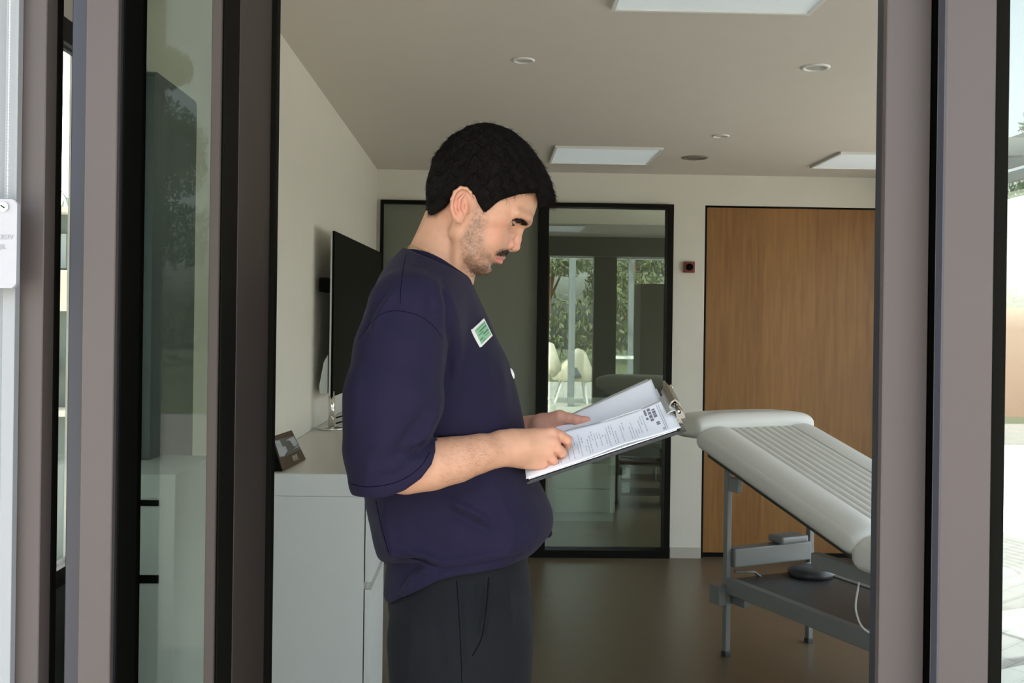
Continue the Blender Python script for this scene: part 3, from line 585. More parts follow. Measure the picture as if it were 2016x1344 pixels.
# ------------------------------------------------------------------ implicit surfaces for the figure
class Field:
    def __init__(s, lo, hi, h):
        s.h = h; s.lo = np.array(lo, float); n = [int(math.ceil((b - a) / h)) + 1 for a, b in zip(lo, hi)]
        s.ax = [np.float32(lo[i]) + np.arange(n[i], dtype=np.float32) * np.float32(h) for i in range(3)]
        s.F = np.full(n, 1.0, np.float32)
    def sub(s, lo, hi):
        sl = []
        for i in range(3):
            a = int(max(0, math.floor((lo[i] - s.lo[i]) / s.h))); b = int(min(len(s.ax[i]), math.ceil((hi[i] - s.lo[i]) / s.h) + 1))
            if b <= a: return None
            sl.append(slice(a, b))
        X = s.ax[0][sl[0]][:, None, None]; Y = s.ax[1][sl[1]][None, :, None]; Z = s.ax[2][sl[2]][None, None, :]
        return tuple(sl), X, Y, Z
    def full(s): return s.ax[0][:, None, None], s.ax[1][None, :, None], s.ax[2][None, None, :]
    def comb(s, sl, d, k, op):
        A = s.F[sl]
        if op == 'add': s.F[sl] = smin(A, d, k)
        elif op == 'sub': s.F[sl] = -smin(-A, d, k)
        else: s.F[sl] = -smin(-A, -d, k)
    def cone(s, p0, p1, r0, r1, k=0.01, op='add', ys=1.0):
        """tapered capsule; ys > 1 flattens it along y"""
        p0, p1 = np.array(p0, float), np.array(p1, float); m = max(r0, r1) + k * 1.2 + s.h * 2
        r = s.sub(np.minimum(p0, p1) - m, np.maximum(p0, p1) + m)
        if r is None: return
        sl, X, Y, Z = r; d = p1 - p0; q = d * np.array([1, ys, 1]); L2 = max(1e-9, float(q @ q))
        t = np.clip(((X - p0[0]) * q[0] + (Y - p0[1]) * ys * q[1] + (Z - p0[2]) * q[2]) / L2, 0, 1)
        D = np.sqrt((X - p0[0] - t * d[0]) ** 2 + ((Y - p0[1] - t * d[1]) * ys) ** 2 + (Z - p0[2] - t * d[2]) ** 2) - (r0 + (r1 - r0) * t)
        s.comb(sl, D, k, op)
    def chain(s, pts, rs, k=0.01, op='add', ys=1.0):
        for (a, b, ra, rb) in zip(pts, pts[1:], rs, rs[1:]): s.cone(a, b, ra, rb, k, op, ys)
    def ell(s, c, r, k=0.01, op='add', R=None):
        c = np.array(c, float); m = max(r) + k * 1.2 + s.h * 2
        q = s.sub(c - m, c + m)
        if q is None: return
        sl, X, Y, Z = q; x, y, z = X - c[0], Y - c[1], Z - c[2]
        if R is not None:
            R = np.array(R); x, y, z = (R[0, 0] * x + R[1, 0] * y + R[2, 0] * z, R[0, 1] * x + R[1, 1] * y + R[2, 1] * z, R[0, 2] * x + R[1, 2] * y + R[2, 2] * z)
        n = np.sqrt((x / r[0]) ** 2 + (y / r[1]) ** 2 + (z / r[2]) ** 2)
        s.comb(sl, (n - 1) * min(r), k, op)
    def plane(s, p, n, k=0.004):
        """keep the side the normal points away from"""
        X, Y, Z = s.full(); n = np.array(n, float); n /= np.linalg.norm(n)
        s.F = -smin(-s.F, -((X - p[0]) * n[0] + (Y - p[1]) * n[1] + (Z - p[2]) * n[2]), k)
    def mesh(s):
        F = s.F; S = F < 0; n = np.array(F.shape); P = np.zeros((3, *(n - 1)), np.float32); C = np.zeros(n - 1, np.float32)
        ed = []
        for a in range(3):
            i0 = [slice(None)] * 3; i1 = [slice(None)] * 3; i0[a] = slice(0, -1); i1[a] = slice(1, None)
            c = S[tuple(i0)] != S[tuple(i1)]; I = np.argwhere(c); v0 = F[tuple(i0)][c]; v1 = F[tuple(i1)][c]
            t = v0 / (v0 - v1); pos = I.astype(np.float32).T.copy(); pos[a] += t
            b, d = [q for q in range(3) if q != a]
            ok = (I[:, b] > 0) & (I[:, d] > 0) & (I[:, b] < n[b] - 1) & (I[:, d] < n[d] - 1)
            I = I[ok]; pos = pos[:, ok]; inside = S[tuple(i0)][c][ok]
            quad = []
            for (ob, od) in ((-1, -1), (0, -1), (0, 0), (-1, 0)):
                J = I.copy(); J[:, b] += ob; J[:, d] += od
                fl = np.ravel_multi_index((J[:, 0], J[:, 1], J[:, 2]), n - 1); quad.append(fl)
                for q in range(3): np.add.at(P[q].reshape(-1), fl, pos[q])
                np.add.at(C.reshape(-1), fl, 1)
            Q = np.stack(quad, 1); flip = inside if a != 1 else ~inside
            Q[~flip] = Q[~flip][:, ::-1]; ed.append(Q)
        Q = np.concatenate(ed); Cf = C.reshape(-1); used = np.unique(Q); idx = np.full(Cf.size, -1, np.int64); idx[used] = np.arange(len(used))
        V = np.stack([P[q].reshape(-1)[used] / Cf[used] * s.h + s.lo[q] for q in range(3)], 1)
        return V, idx[Q]
def smin(a, b, k):
    if k <= 0: return np.minimum(a, b)
    h = np.clip(0.5 + 0.5 * (b - a) / k, 0, 1); return b * (1 - h) + a * h - k * h * (1 - h)
def interp(t, xs, ys):
    o = np.argsort(xs); return np.interp(t, np.array(xs, float)[o], np.array(ys, float)[o]).astype(np.float32)
def smooth_table(T, n=60):
    """resample a table (first column is the key) with a smooth curve"""
    T = np.array(sorted(T), float); k = T[:, 0]; out = [np.linspace(k[0], k[-1], n)]
    for c in range(1, T.shape[1]):
        y = T[:, c]; m = np.gradient(y, k); r = []
        for t in out[0]:
            i = min(max(np.searchsorted(k, t) - 1, 0), len(k) - 2); hh = k[i + 1] - k[i]; u = (t - k[i]) / hh
            r.append((2 * u**3 - 3 * u**2 + 1) * y[i] + (u**3 - 2 * u**2 + u) * hh * m[i] + (-2 * u**3 + 3 * u**2) * y[i + 1] + (u**3 - u**2) * hh * m[i + 1])
        out.append(np.array(r))
    return out
def poly_sd(PX_, PY_, poly):
    """signed distance (negative inside) of points to a polygon"""
    P = np.stack([PX_.ravel(), PY_.ravel()], 1).astype(np.float64); v = np.array(poly, float); n = len(v); d = np.full(len(P), 1e9); ins = np.zeros(len(P), bool)
    for i in range(n):
        a, b = v[i], v[(i + 1) % n]; e = b - a; w = P - a; t = np.clip((w @ e) / max(e @ e, 1e-12), 0, 1)[:, None]; d = np.minimum(d, ((w - t * e) ** 2).sum(1))
        c = (a[1] > P[:, 1]) != (b[1] > P[:, 1]); xx = (b[0] - a[0]) * (P[:, 1] - a[1]) / ((b[1] - a[1]) if b[1] != a[1] else 1e-9) + a[0]
        ins ^= c & (P[:, 0] < xx)
    d = np.sqrt(d); d[ins] *= -1; return d.reshape(PX_.shape).astype(np.float32)
def np_mesh(name, parts, material, parent=None, relax=0):
    V = []; Q = []; o = 0
    for v, q in parts: V.append(v); Q.append(q + o); o += len(v)
    V = np.concatenate(V); Q = np.concatenate(Q)
    me = bpy.data.meshes.new(name); me.vertices.add(len(V)); me.loops.add(Q.size); me.polygons.add(len(Q))
    me.vertices.foreach_set('co', V.astype(np.float32).ravel()); me.loops.foreach_set('vertex_index', Q.astype(np.int32).ravel())
    me.polygons.foreach_set('loop_start', np.arange(0, Q.size, 4, dtype=np.int32)); me.polygons.foreach_set('loop_total', np.full(len(Q), 4, np.int32))
    me.update(calc_edges=True); me.validate()
    return obj(name, me, material, parent, smooth=True)
def relax(V, Q, it=2, lam=0.5):
    n = len(V); A = np.concatenate([Q, Q[:, ::-1]]); src = A.ravel(); dst = np.roll(A, 1, axis=1).ravel()
    cnt = np.bincount(src, minlength=n).astype(float)
    for _ in range(it):
        for l_ in (lam, -lam * 1.02):
            S = np.stack([np.bincount(src, V[dst, c], n) for c in range(3)], 1) / cnt[:, None]; V = V + l_ * (S - V)
    return V, Q
def pix(V):
    """photograph pixel of world points (array n x 3)"""
    d = V - np.array(CAMP); r, u, f = np.array(RIGHT), np.array(UP), np.array(_f0); z = d @ f
    return 1008 + FPX * (d @ r) / z, PY0 - FPX * (d @ u) / z
# ------------------------------------------------------------------ the man: frame of the head
YM = 1.75; S_ = YM / FPX / 3.953            # metres for one unit of the head drawing
def HP(cx, cy, y=0.0):
    """head drawing coordinates, y in metres from his middle plane (negative = near side)"""
    p = at(800 + cx / 3.953, 220 + cy / 3.953, YM + y); return np.array(p)
HC = HP(560, 640); TH = math.radians(30)
def HL(a, h, y=0.0):
    """head-local: a forwards, h upwards along the tilted head, both in drawing units"""
    return np.array([HC[0] + (a * math.cos(TH) + h * math.sin(TH)) * S_, YM + y * S_, HC[2] + (-a * math.sin(TH) + h * math.cos(TH)) * S_])
def head_ah(X, Z):
    dx, dz = (X - HC[0]) / S_, (Z - HC[2]) / S_; return dx * math.cos(TH) - dz * math.sin(TH), dx * math.sin(TH) + dz * math.cos(TH)
#            h      back  front  halfwidth
SKULL = [(496, -10, 10, 8), (488, -95, 75, 95), (470, -160, 130, 155), (440, -225, 205, 210), (400, -275, 270, 250), (350, -318, 325, 285), (271, -362, 388, 318), (199, -384, 425, 335), (121, -392, 449, 343), (52, -386, 460, 345),
         (5, -376, 461, 342), (-51, -362, 436, 334), (-110, -340, 424, 326), (-170, -300, 422, 315), (-230, -235, 424, 300), (-268, -180, 428, 288), (-325, -90, 424, 268), (-379, 0, 412, 246), (-423, 60, 384, 222),
         (-454, 100, 386, 196), (-486, 150, 378, 160), (-514, 190, 346, 120), (-536, 225, 298, 74), (-552, 245, 262, 20)]
def ring(a, h, y, T, nf=2.0, nb=2.2, narrow=0.12, cen=0.45):
    hk, bk, fr, wd = T; H = np.clip(h, hk[0], hk[-1]); B, Fv, Wd = (interp(H, hk, q) for q in (bk, fr, wd))
    Wd = np.maximum(Wd, 4); c = B + (Fv - B) * cen; ha = np.where(a > c, Fv - c, c - B); ha = np.maximum(ha, 4)
    u = np.abs(a - c) / ha; wl = Wd * np.where(a > c, 1 - narrow * np.clip(u, 0, 1) ** 2, 1.0)
    n = np.where(a > c, nf, nb); val = (u ** n + (np.abs(y) / wl) ** n) ** (1.0 / n)
    d = (val - 1) * np.minimum(np.minimum(ha, wl), 200); out = np.maximum(h - hk[-1], hk[0] - h)
    return np.where(out > 0, np.maximum(d, out), d)
def ring_field(F, T, **kw):
    X, Y, Z = F.full(); a, h = head_ah(X, Z); y = (Y - YM) / S_
    hs = T[0]; d = np.empty(F.F.shape, np.float32)
    a2, h2 = np.broadcast_to(a, (F.F.shape[0], 1, F.F.shape[2])), np.broadcast_to(h, (F.F.shape[0], 1, F.F.shape[2]))
    return (ring(a2, h2, y, T, **kw) * S_).astype(np.float32)
SK = smooth_table(SKULL, 120)
lo = HP(-60, 1420); hi = HP(1100, 60)
F = Field((lo[0], YM - 0.105, lo[2]), (hi[0], YM + 0.105, hi[2]), 0.00125)
F.F = ring_field(F, SK)
def both(fn):
    for sg in (-1, 1): fn(sg)
# neck
na, nb_ = HP(370, 760), HP(225, 1210)
F.cone(na, nb_, 0.0445, 0.0525, 0.012, ys=1.0)
F.cone(HP(365, 760), HP(180, 1230), 0.034, 0.049, 0.008)
F.cone(HP(430, 1060), HP(395, 1330), 0.020, 0.026, 0.03)
both(lambda g: F.cone(HP(420, 900, g * 0.060), HP(370, 1330, g * 0.030), 0.0085, 0.011, 0.014))
# jaw, chin, cheekbones, brow
both(lambda g: F.chain([HL(-20, -215, g * 262), HL(40, -345, g * 232), HL(190, -432, g * 172), HL(322, -480, g * 60)], [v * S_ for v in (48, 58, 52, 44)], 50 * S_))
F.ell(HL(326, -458, 0), (58 * S_, 70 * S_, 52 * S_), 40 * S_)
both(lambda g: F.ell(HL(215, -120, g * 205), (95 * S_, 80 * S_, 60 * S_), 80 * S_))
both(lambda g: F.ell(HL(270, -260, g * 175), (80 * S_, 70 * S_, 80 * S_), 80 * S_))
both(lambda g: F.chain([HL(430, 8, g * 30), HL(412, 18, g * 120), HL(335, 5, g * 215)], [v * S_ for v in (32, 34, 30)], 40 * S_))
# sockets, then the nose
both(lambda g: F.ell(HL(422, -66, g * 134), (84 * S_, 66 * S_, 42 * S_), 46 * S_, 'sub'))
F.chain([HL(405, -30), HL(418, -92), HL(440, -150), HL(454, -200)], [v * S_ for v in (30, 27, 30, 37)], 26 * S_, ys=1.15)
F.ell(HL(436, -226), (52 * S_, 44 * S_, 30 * S_), 22 * S_)
both(lambda g: F.ell(HL(392, -222, g * 58), (62 * S_, 30 * S_, 42 * S_), 9 * S_))
both(lambda g: F.chain([HL(440, -246, g * 28), HL(415, -262, g * 34)], [9 * S_, 10 * S_], 8 * S_, 'sub'))
both(lambda g: F.chain([HL(352, -175, g * 88), HL(322, -215, g * 104), HL(332, -258, g * 100)], [5 * S_, 9 * S_, 6 * S_], 18 * S_, 'sub'))
# lips
both(lambda g: F.chain([HL(412, -322, g * 6), HL(404, -331, g * 45), HL(362, -358, g * 100)], [v * S_ for v in (19, 17, 10)], 16 * S_))
both(lambda g: F.chain([HL(408, -370, 0), HL(398, -373, g * 50), HL(362, -368, g * 95)], [v * S_ for v in (24, 21, 10)], 16 * S_))
both(lambda g: F.chain([HL(442, -346, 0), HL(418, -351, g * 52), HL(366, -368, g * 118), HL(330, -380, g * 150)], [v * S_ for v in (7, 6, 7, 5)], 7 * S_, 'sub'))
both(lambda g: F.ell(HL(400, -416, 0), (26 * S_, 70 * S_, 16 * S_), 26 * S_, 'sub'))
# eyelids
for g in (-1, 1):
    ec = HL(304, -72, g * 132); r = F.sub(ec - 0.02, ec + 0.02); sl, X, Y, Z = r
    a_, h_ = head_ah(X, Z); ea, eh = 304, -72; y_ = (Y - ec[1]) / S_
    D = np.sqrt((a_ - ea) ** 2 + (h_ - eh) ** 2 + y_ ** 2)
    up = np.maximum(D - 66, -((h_ - eh) - (6 + 0.0 * y_) + (a_ - ea) * 0.16)) * S_
    dn = np.maximum(D - 66, ((h_ - eh) + 24 + 0.0025 * y_ ** 2 * -1)) * S_
    F.F[sl] = smin(F.F[sl], up.astype(np.float32), 6 * S_); F.F[sl] = smin(F.F[sl], dn.astype(np.float32), 8 * S_)
    ball = (D - 54) * S_; F.F[sl] = np.maximum(F.F[sl], -ball.astype(np.float32))
# ears
for g in (-1, 1):
    y0 = g * 0.0745; e = lambda cx, cy, o=0.0: np.array([HP(cx, cy, -0.0745)[0], YM + y0 + g * o, HP(cx, cy, -0.0745)[2]])
    c = e(432, 715, 0.006); phi = math.atan2(50, 265)
    R = (Matrix.Rotation(-g * 0.42, 3, 'Z') @ Matrix.Rotation(phi, 3, 'Y'))
    F.ell(c, (0.0155, 0.0050, 0.0290), 0.005, R=R)
    rim = [e(508, 672, 0.002), e(500, 632, 0.007), e(468, 604, 0.011), e(425, 600, 0.014), e(382, 634, 0.017), e(358, 695, 0.018), e(358, 760, 0.015), e(376, 815, 0.011), e(402, 845, 0.008)]
    F.chain(rim, [0.0022, 0.0024, 0.0026, 0.0028, 0.0030, 0.0030, 0.0028, 0.0030, 0.0042], 0.0022)
    F.ell(e(408, 835, 0.006), (0.0062, 0.0034, 0.0072), 0.004)
    F.ell(e(436, 745, 0.0125), (0.0075, 0.0065, 0.0105), 0.003, 'sub', R=R)
    F.chain([e(400, 655, 0.0150), e(380, 720, 0.0160), e(390, 790, 0.0125)], [0.0018] * 3, 0.003, 'sub')
    F.chain([e(450, 650, 0.0125), e(415, 690, 0.0135), e(410, 760, 0.0125), e(432, 800, 0.009)], [0.0022, 0.0026, 0.0024, 0.0022], 0.002)
    F.ell(e(468, 742, 0.006), (0.0028, 0.003, 0.0048), 0.003)
head_part = relax(*F.mesh(), it=2)
# ------------------------------------------------------------------ arms and hands
def A(px, py, Y): return np.array(at(px, py, Y))
PLY = 1.62
NL, NR, FR = A(1037, 949, PLY), A(1350, 845, PLY), A(1306, 760, 1.83)
BU, BV = NR - NL, FR - NR          # board: along its length, across its width
bu, bv = BU / np.linalg.norm(BU), BV / np.linalg.norm(BV); bn = np.cross(bu, bv); bn /= np.linalg.norm(bn)
if bn[2] < 0: bn = -bn
lo = A(690, 985, 1.5); hi = A(1140, 820, 1.70)
F = Field((lo[0], 1.49, lo[2]), (hi[0], 1.72, hi[2]), 0.00125)
# forearm
F.chain([A(735, 915, 1.545), A(800, 919, 1.552), A(850, 913, 1.565), A(900, 904, 1.580), A(945, 892, 1.598), A(985, 882, 1.615)], [0.036, 0.0375, 0.0365, 0.0320, 0.0268, 0.0228], 0.02, ys=1.05)
F.cone(A(990, 868, 1.62), A(1005, 866, 1.624), 0.0145, 0.013, 0.016); F.cone(A(975, 895, 1.607), A(1004, 897, 1.618), 0.017, 0.015, 0.014)
F.ell(A(985, 905, 1.600), (0.010, 0.008, 0.009), 0.008)
F.cone(A(985, 882, 1.615), A(1022, 881, 1.625), 0.0228, 0.025, 0.015, ys=1.25)
# back of the hand
kn = {'i': A(1088, 853, 1.640), 'm': A(1090, 872, 1.634), 'r': A(1082, 893, 1.634), 'p': A(1066, 911, 1.642)}
st = {'i': A(1010, 864, 1.630), 'm': A(1010, 876, 1.624), 'r': A(1010, 888, 1.624), 'p': A(1012, 898, 1.630)}
for q, ra, rb in (('i', 0.0135, 0.0108), ('m', 0.0150, 0.0110), ('r', 0.0148, 0.0108), ('p', 0.0135, 0.0108)): F.cone(st[q], kn[q], ra, rb, 0.014)
F.ell(A(1040, 880, 1.642), (0.036, 0.015, 0.023), 0.012)
F.ell(A(1040, 905, 1.640), (0.030, 0.013, 0.012), 0.012)
# fingers of the near hand, curled onto the sheet
F.chain([kn['i'], A(1103, 858, 1.640), A(1116, 866, 1.644), A(1116, 875, 1.657), A(1108, 878, 1.668)], [0.0102, 0.0090, 0.0086, 0.0078, 0.0066], 0.0016)
F.chain([kn['m'], A(1100, 884, 1.632), A(1106, 890, 1.637), A(1104, 894, 1.650), A(1094, 893, 1.658)], [0.0104, 0.0089, 0.0084, 0.0078, 0.0064], 0.0016)
F.chain([kn['r'], A(1088, 902, 1.632), A(1091, 906, 1.637), A(1089, 908, 1.650), A(1080, 906, 1.658)], [0.0104, 0.0083, 0.0076, 0.0070, 0.0060], 0.0016)
F.chain([kn['p'], A(1070, 914, 1.644), A(1073, 917, 1.652), A(1068, 915, 1.662)], [0.0108, 0.0082, 0.0070, 0.006], 0.0016)
# thumb of the near hand, on the inner side
F.chain([A(1018, 868, 1.640), A(1052, 858, 1.660), A(1080, 862, 1.670), A(1098, 872, 1.672)], [0.0130, 0.0118, 0.0100, 0.0078], 0.008)
# tendons and the slits between the fingers
for q in 'imrp': F.ell(kn[q] + np.array([-0.002, -0.0065, 0.002]), (0.0085, 0.0058, 0.0070), 0.006)
F.chain([A(1099, 869, 1.628), A(1109, 877, 1.634), A(1114, 880, 1.642)], [0.0010, 0.0022, 0.0022], 0.0025, 'sub')
F.chain([A(1091, 890, 1.624), A(1097, 899, 1.630), A(1100, 902, 1.640)], [0.0010, 0.0020, 0.0020], 0.0025, 'sub')
F.chain([A(1078, 906, 1.628), A(1082, 914, 1.634)], [0.0010, 0.0018], 0.0025, 'sub')
near_arm = relax(*F.mesh(), it=2)
# far arm: thumb on the sheets, fingers under the board
lo = A(850, 940, 1.95); F = Field((lo[0], 1.745, lo[2] - 0.02), (A(1185, 800, 1.8)[0], 1.99, A(1100, 795, 1.8)[2]), 0.00125)
F.cone(A(880, 905, 1.945), A(960, 868, 1.90), 0.038, 0.033, 0.02); F.cone(A(960, 868, 1.90), A(1042, 846, 1.85), 0.033, 0.0225, 0.02, ys=1.1)
F.cone(A(1042, 846, 1.85), A(1075, 842, 1.835), 0.0215, 0.024, 0.02)
F.cone(A(1070, 842, 1.832), A(1098, 846, 1.825), 0.0225, 0.020, 0.015)
F.chain([A(1066, 834, 1.822), A(1102, 821, 1.802)], [0.0165, 0.0135], 0.012); F.cone(A(1080, 845, 1.822), A(1108, 842, 1.812), 0.016, 0.011, 0.010)
F.chain([A(1103, 821, 1.800), A(1121, 823, 1.792), A(1136, 827, 1.785), A(1149, 827, 1.779), A(1157, 825, 1.776)], [0.0115, 0.0092, 0.0090, 0.0070, 0.0048], 0.004)
F.chain([A(1112, 834, 1.786), A(1126, 838, 1.782)], [0.0012, 0.001], 0.004, 'sub')
def under(u, v, d): return NL + BU * u + BV * v - bn * d
for k, (v0, ln, r) in enumerate(((0.93, 0.42, 0.0085), (0.86, 0.46, 0.0088), (0.79, 0.43, 0.0084), (0.73, 0.35, 0.0074))):
    F.chain([A(1095, 850, 1.83 - k * 0.006), under(0.26, v0 + 0.0, 0.019 + 0.001 * k), under(0.26 + (ln - 0.26) * 0.55, v0 - 0.06, 0.0155), under(ln, v0 - 0.12, 0.0135)], [0.012, r * 1.08, r, r * 0.82], 0.004)
far_arm = relax(*F.mesh(), it=2)
# trunk and legs inside the clothes, coarse
F = Field((-0.24, 1.50, 0.05), (0.14, 2.02, 1.52), 0.008)
F.chain([HP(190, 1250), A(840, 640, YM), A(865, 860, YM), A(905, 1080, YM)], [0.045, 0.068, 0.080, 0.085], 0.04)
F.cone(A(830, 610, 1.64), A(830, 610, 1.86), 0.045, 0.045, 0.04)
F.chain([A(805, 625, 1.595), A(750, 900, 1.545)], [0.045, 0.034], 0.03); F.chain([A(805, 625, 1.905), A(880, 905, 1.945)], [0.045, 0.036], 0.03)
for y_ in (1.665, 1.835): F.chain([np.array([-0.045, y_, 0.88]), np.array([-0.04, y_, 0.48]), np.array([-0.065, y_, 0.10])], [0.078, 0.055, 0.038], 0.04)
core = relax(*F.mesh(), it=1)
# ------------------------------------------------------------------ skin
def skin_mat():
    m = bpy.data.materials.new('skin'); m.use_nodes = True; t = m.node_tree; b = t.nodes['Principled BSDF']
    at_ = t.nodes.new('ShaderNodeVertexColor'); at_.layer_name = 'tone'
    tc = t.nodes.new('ShaderNodeTexCoord'); n = t.nodes.new('ShaderNodeTexNoise'); n.inputs['Scale'].default_value = 90; n.inputs['Detail'].default_value = 4
    t.links.new(tc.outputs['Object'], n.inputs['Vector'])
    ml = t.nodes.new('ShaderNodeMix'); ml.data_type = 'RGBA'; ml.blend_type = 'MULTIPLY'; ml.inputs[0].default_value = 1.0
    rr = t.nodes.new('ShaderNodeMapRange'); rr.inputs[3].default_value = 0.88; rr.inputs[4].default_value = 1.10
    t.links.new(n.outputs['Fac'], rr.inputs[0]); t.links.new(at_.outputs['Color'], ml.inputs[6]); t.links.new(rr.outputs[0], ml.inputs[7])
    t.links.new(ml.outputs[2], b.inputs['Base Color']); b.inputs['Roughness'].default_value = 0.5; b.inputs['Specular IOR Level'].default_value = 0.35
    b.inputs['Subsurface Weight'].default_value = 0.12; b.inputs['Subsurface Radius'].default_value = (1, 0.4, 0.25); b.inputs['Subsurface Scale'].default_value = 0.004
    n2 = t.nodes.new('ShaderNodeTexNoise'); n2.inputs['Scale'].default_value = 320; t.links.new(tc.outputs['Object'], n2.inputs['Vector'])
    bp = t.nodes.new('ShaderNodeBump'); bp.inputs['Strength'].default_value = 0.25; bp.inputs['Distance'].default_value = 0.0006; t.links.new(n2.outputs['Fac'], bp.inputs['Height']); t.links.new(bp.outputs[0], b.inputs['Normal'])
    return m
M['skin'] = skin_mat()
man = np_mesh('person', [head_part, near_arm, far_arm, core], M['skin'])
tag(man, 'dark-haired man in a navy T-shirt reading a clipboard in the doorway', 'person')
me = man.data; V = np.empty(len(me.vertices) * 3, np.float32); me.vertices.foreach_get('co', V); V = V.reshape(-1, 3).astype(float)
nh = len(head_part[0]); Vm = V.copy(); far = Vm[:, 1] > YM; Vm[far, 1] = 2 * YM - Vm[far, 1]
px, py = pix(Vm); cx, cy = (px - 800) * 3.953, (py - 220) * 3.953
base = np.array([0.50, 0.272, 0.165]); col = np.tile(base, (len(V), 1)); ishead = np.arange(len(V)) < nh
def soft(poly, w): return np.clip(0.5 - poly_sd(cx, cy, poly) / w, 0, 1) * ishead
def gauss(c, s): return np.exp(-((cx - c[0]) ** 2 + (cy - c[1]) ** 2) / (2 * s * s)) * ishead
def blend(c, w): 
    global col
    w = w[:, None]; col = col * (1 - w) + np.array(c) * w
blend((0.56, 0.23, 0.155), 0.5 * gauss((715, 930), 75)); blend((0.58, 0.25, 0.18), 0.55 * gauss((850, 1030), 45)); blend((0.58, 0.22, 0.15), 0.6 * gauss((410, 740), 75))
beard = [(548, 705), (590, 780), (632, 800), (628, 880), (600, 960), (600, 1040), (660, 1105), (672, 1135), (690, 1185), (668, 1200), (675, 1235), (640, 1290), (520, 1300), (455, 1215), (428, 1130), (415, 1010), (455, 930), (500, 830), (520, 745)]
nz = np.array([mnoise.noise(Vector(v) * 260) for v in V[:nh]]); nz2 = np.array([mnoise.noise(Vector(v) * 90) for v in V[:nh]]); N1 = np.zeros(len(V)); N1[:nh] = nz; N2 = np.zeros(len(V)); N2[:nh] = nz2
bm_ = soft(beard, 60) * np.clip(0.42 + 0.55 * N1 + 0.25 * N2, 0.08, 0.85); blend((0.15, 0.115, 0.085), bm_ * 0.85)
chin = soft([(520, 1190), (640, 1195), (680, 1225), (650, 1290), (540, 1300), (470, 1240)], 50); blend((0.06, 0.04, 0.028), chin * np.clip(0.5 + 0.5 * N1, 0.1, 0.9) * 0.8)
mo = [(690, 1118), (700, 1092), (745, 1066), (790, 1066), (808, 1085), (800, 1112), (772, 1132), (735, 1124)]; blend((0.035, 0.024, 0.016), soft(mo, 22) * np.clip(0.78 + 0.4 * N1, 0, 0.95))
lip = [(684, 1140), (720, 1128), (765, 1132), (780, 1142), (772, 1158), (750, 1190), (715, 1190), (695, 1165)]; blend((0.50, 0.19, 0.155), soft(lip, 12) * 0.85)
# the nape and temples: short hair roots showing
blend((0.03, 0.02, 0.014), soft([(165, 740), (300, 720), (350, 690), (320, 740), (250, 790), (235, 825), (165, 820)], 30) * 0.6)
hnd = (~ishead) & (V[:, 0] > -0.02) & (V[:, 2] > 1.1)
knp = np.array([kn[q] for q in 'imrp'] + [A(1116, 866, 1.644), A(1106, 890, 1.637), A(1092, 906, 1.637), A(1154, 826, 1.777), A(1136, 827, 1.785)])
for k in knp: blend((0.60, 0.25, 0.18), 0.5 * np.exp(-((V - k) ** 2).sum(1) / (2 * 0.009 ** 2)) * hnd)
blend((0.58, 0.27, 0.22), 0.4 * (hnd & (V[:, 1] > 1.75)))
ca = me.color_attributes.new('tone', 'FLOAT_COLOR', 'POINT'); ca.data.foreach_set('color', np.concatenate([np.clip(col, 0, 1), np.ones((len(V), 1))], 1).astype(np.float32).ravel())
# eyes
M['eyewhite'] = mat('eye_white', (0.50, 0.45, 0.42), 0.15); M['iris'] = mat('dark_iris', (0.03, 0.018, 0.01), 0.1)
for g in (-1, 1):
    c = Vector(HL(304, -72, g * 132)); look = (Vector(HL(404, -112, g * 120)) - c).normalized()
    bm = bmesh.new(); bmesh.ops.create_uvsphere(bm, u_segments=28, v_segments=20, radius=54.5 * S_, matrix=Matrix.Translation(c)); e_ = obj('eye', bm, M['eyewhite'], man, True)
    bm = bmesh.new(); q = look.to_track_quat('Z', 'Y').to_matrix()
    add_lathe(bm, [(0.0068, -0.0006), (0.0062, 0.0008), (0.004, 0.0020), (0.0003, 0.0024)], c + look * (52.5 * S_ - 0.0016), 20, q.to_3x3()); obj('iris', bm, M['iris'], e_, True)
# hair strands: one mesh of thin three-sided hairs
def hairs(name, roots, dirs, lens, rad, material, parent, curl=0.15, droop=None, seg=4, rnd=random.Random(11)):
    vs = []; fs = []
    for p, d, L in zip(roots, dirs, lens):
        p = np.array(p, float); d = np.array(d, float); d /= np.linalg.norm(d) + 1e-9; s0 = np.cross(d, [0.3, 0.5, 0.8]); s0 /= np.linalg.norm(s0) + 1e-9; s1 = np.cross(d, s0)
        bend = (s0 * rnd.gauss(0, 1) + s1 * rnd.gauss(0, 1)) * curl; i0 = len(vs)
        for k in range(seg + 1):
            u = k / seg; c = p + d * L * u + bend * L * u * u + (np.array(droop) * L * u * u if droop is not None else 0); r = rad * (1 - u * 0.85)
            for q in range(3):
                an = q * 2.094; vs.append(c + (s0 * math.cos(an) + s1 * math.sin(an)) * r)
        for k in range(seg):
            for q in range(3):
                a_ = i0 + k * 3 + q; b_ = i0 + k * 3 + (q + 1) % 3; fs.append((a_, b_, b_ + 3, a_ + 3))
    return np_mesh(name, [(np.array(vs), np.array(fs))], material, parent)
def hair_mat(name, c, rough=0.45):
    m = mat(name, c, rough, var=0.5, vscale=40, spec=0.12); return m
M['hair'] = hair_mat('dark_hair', (0.0035, 0.0025, 0.0016), 0.85); M['hair2'] = hair_mat('brown_hair', (0.0055, 0.0036, 0.0022), 0.65)
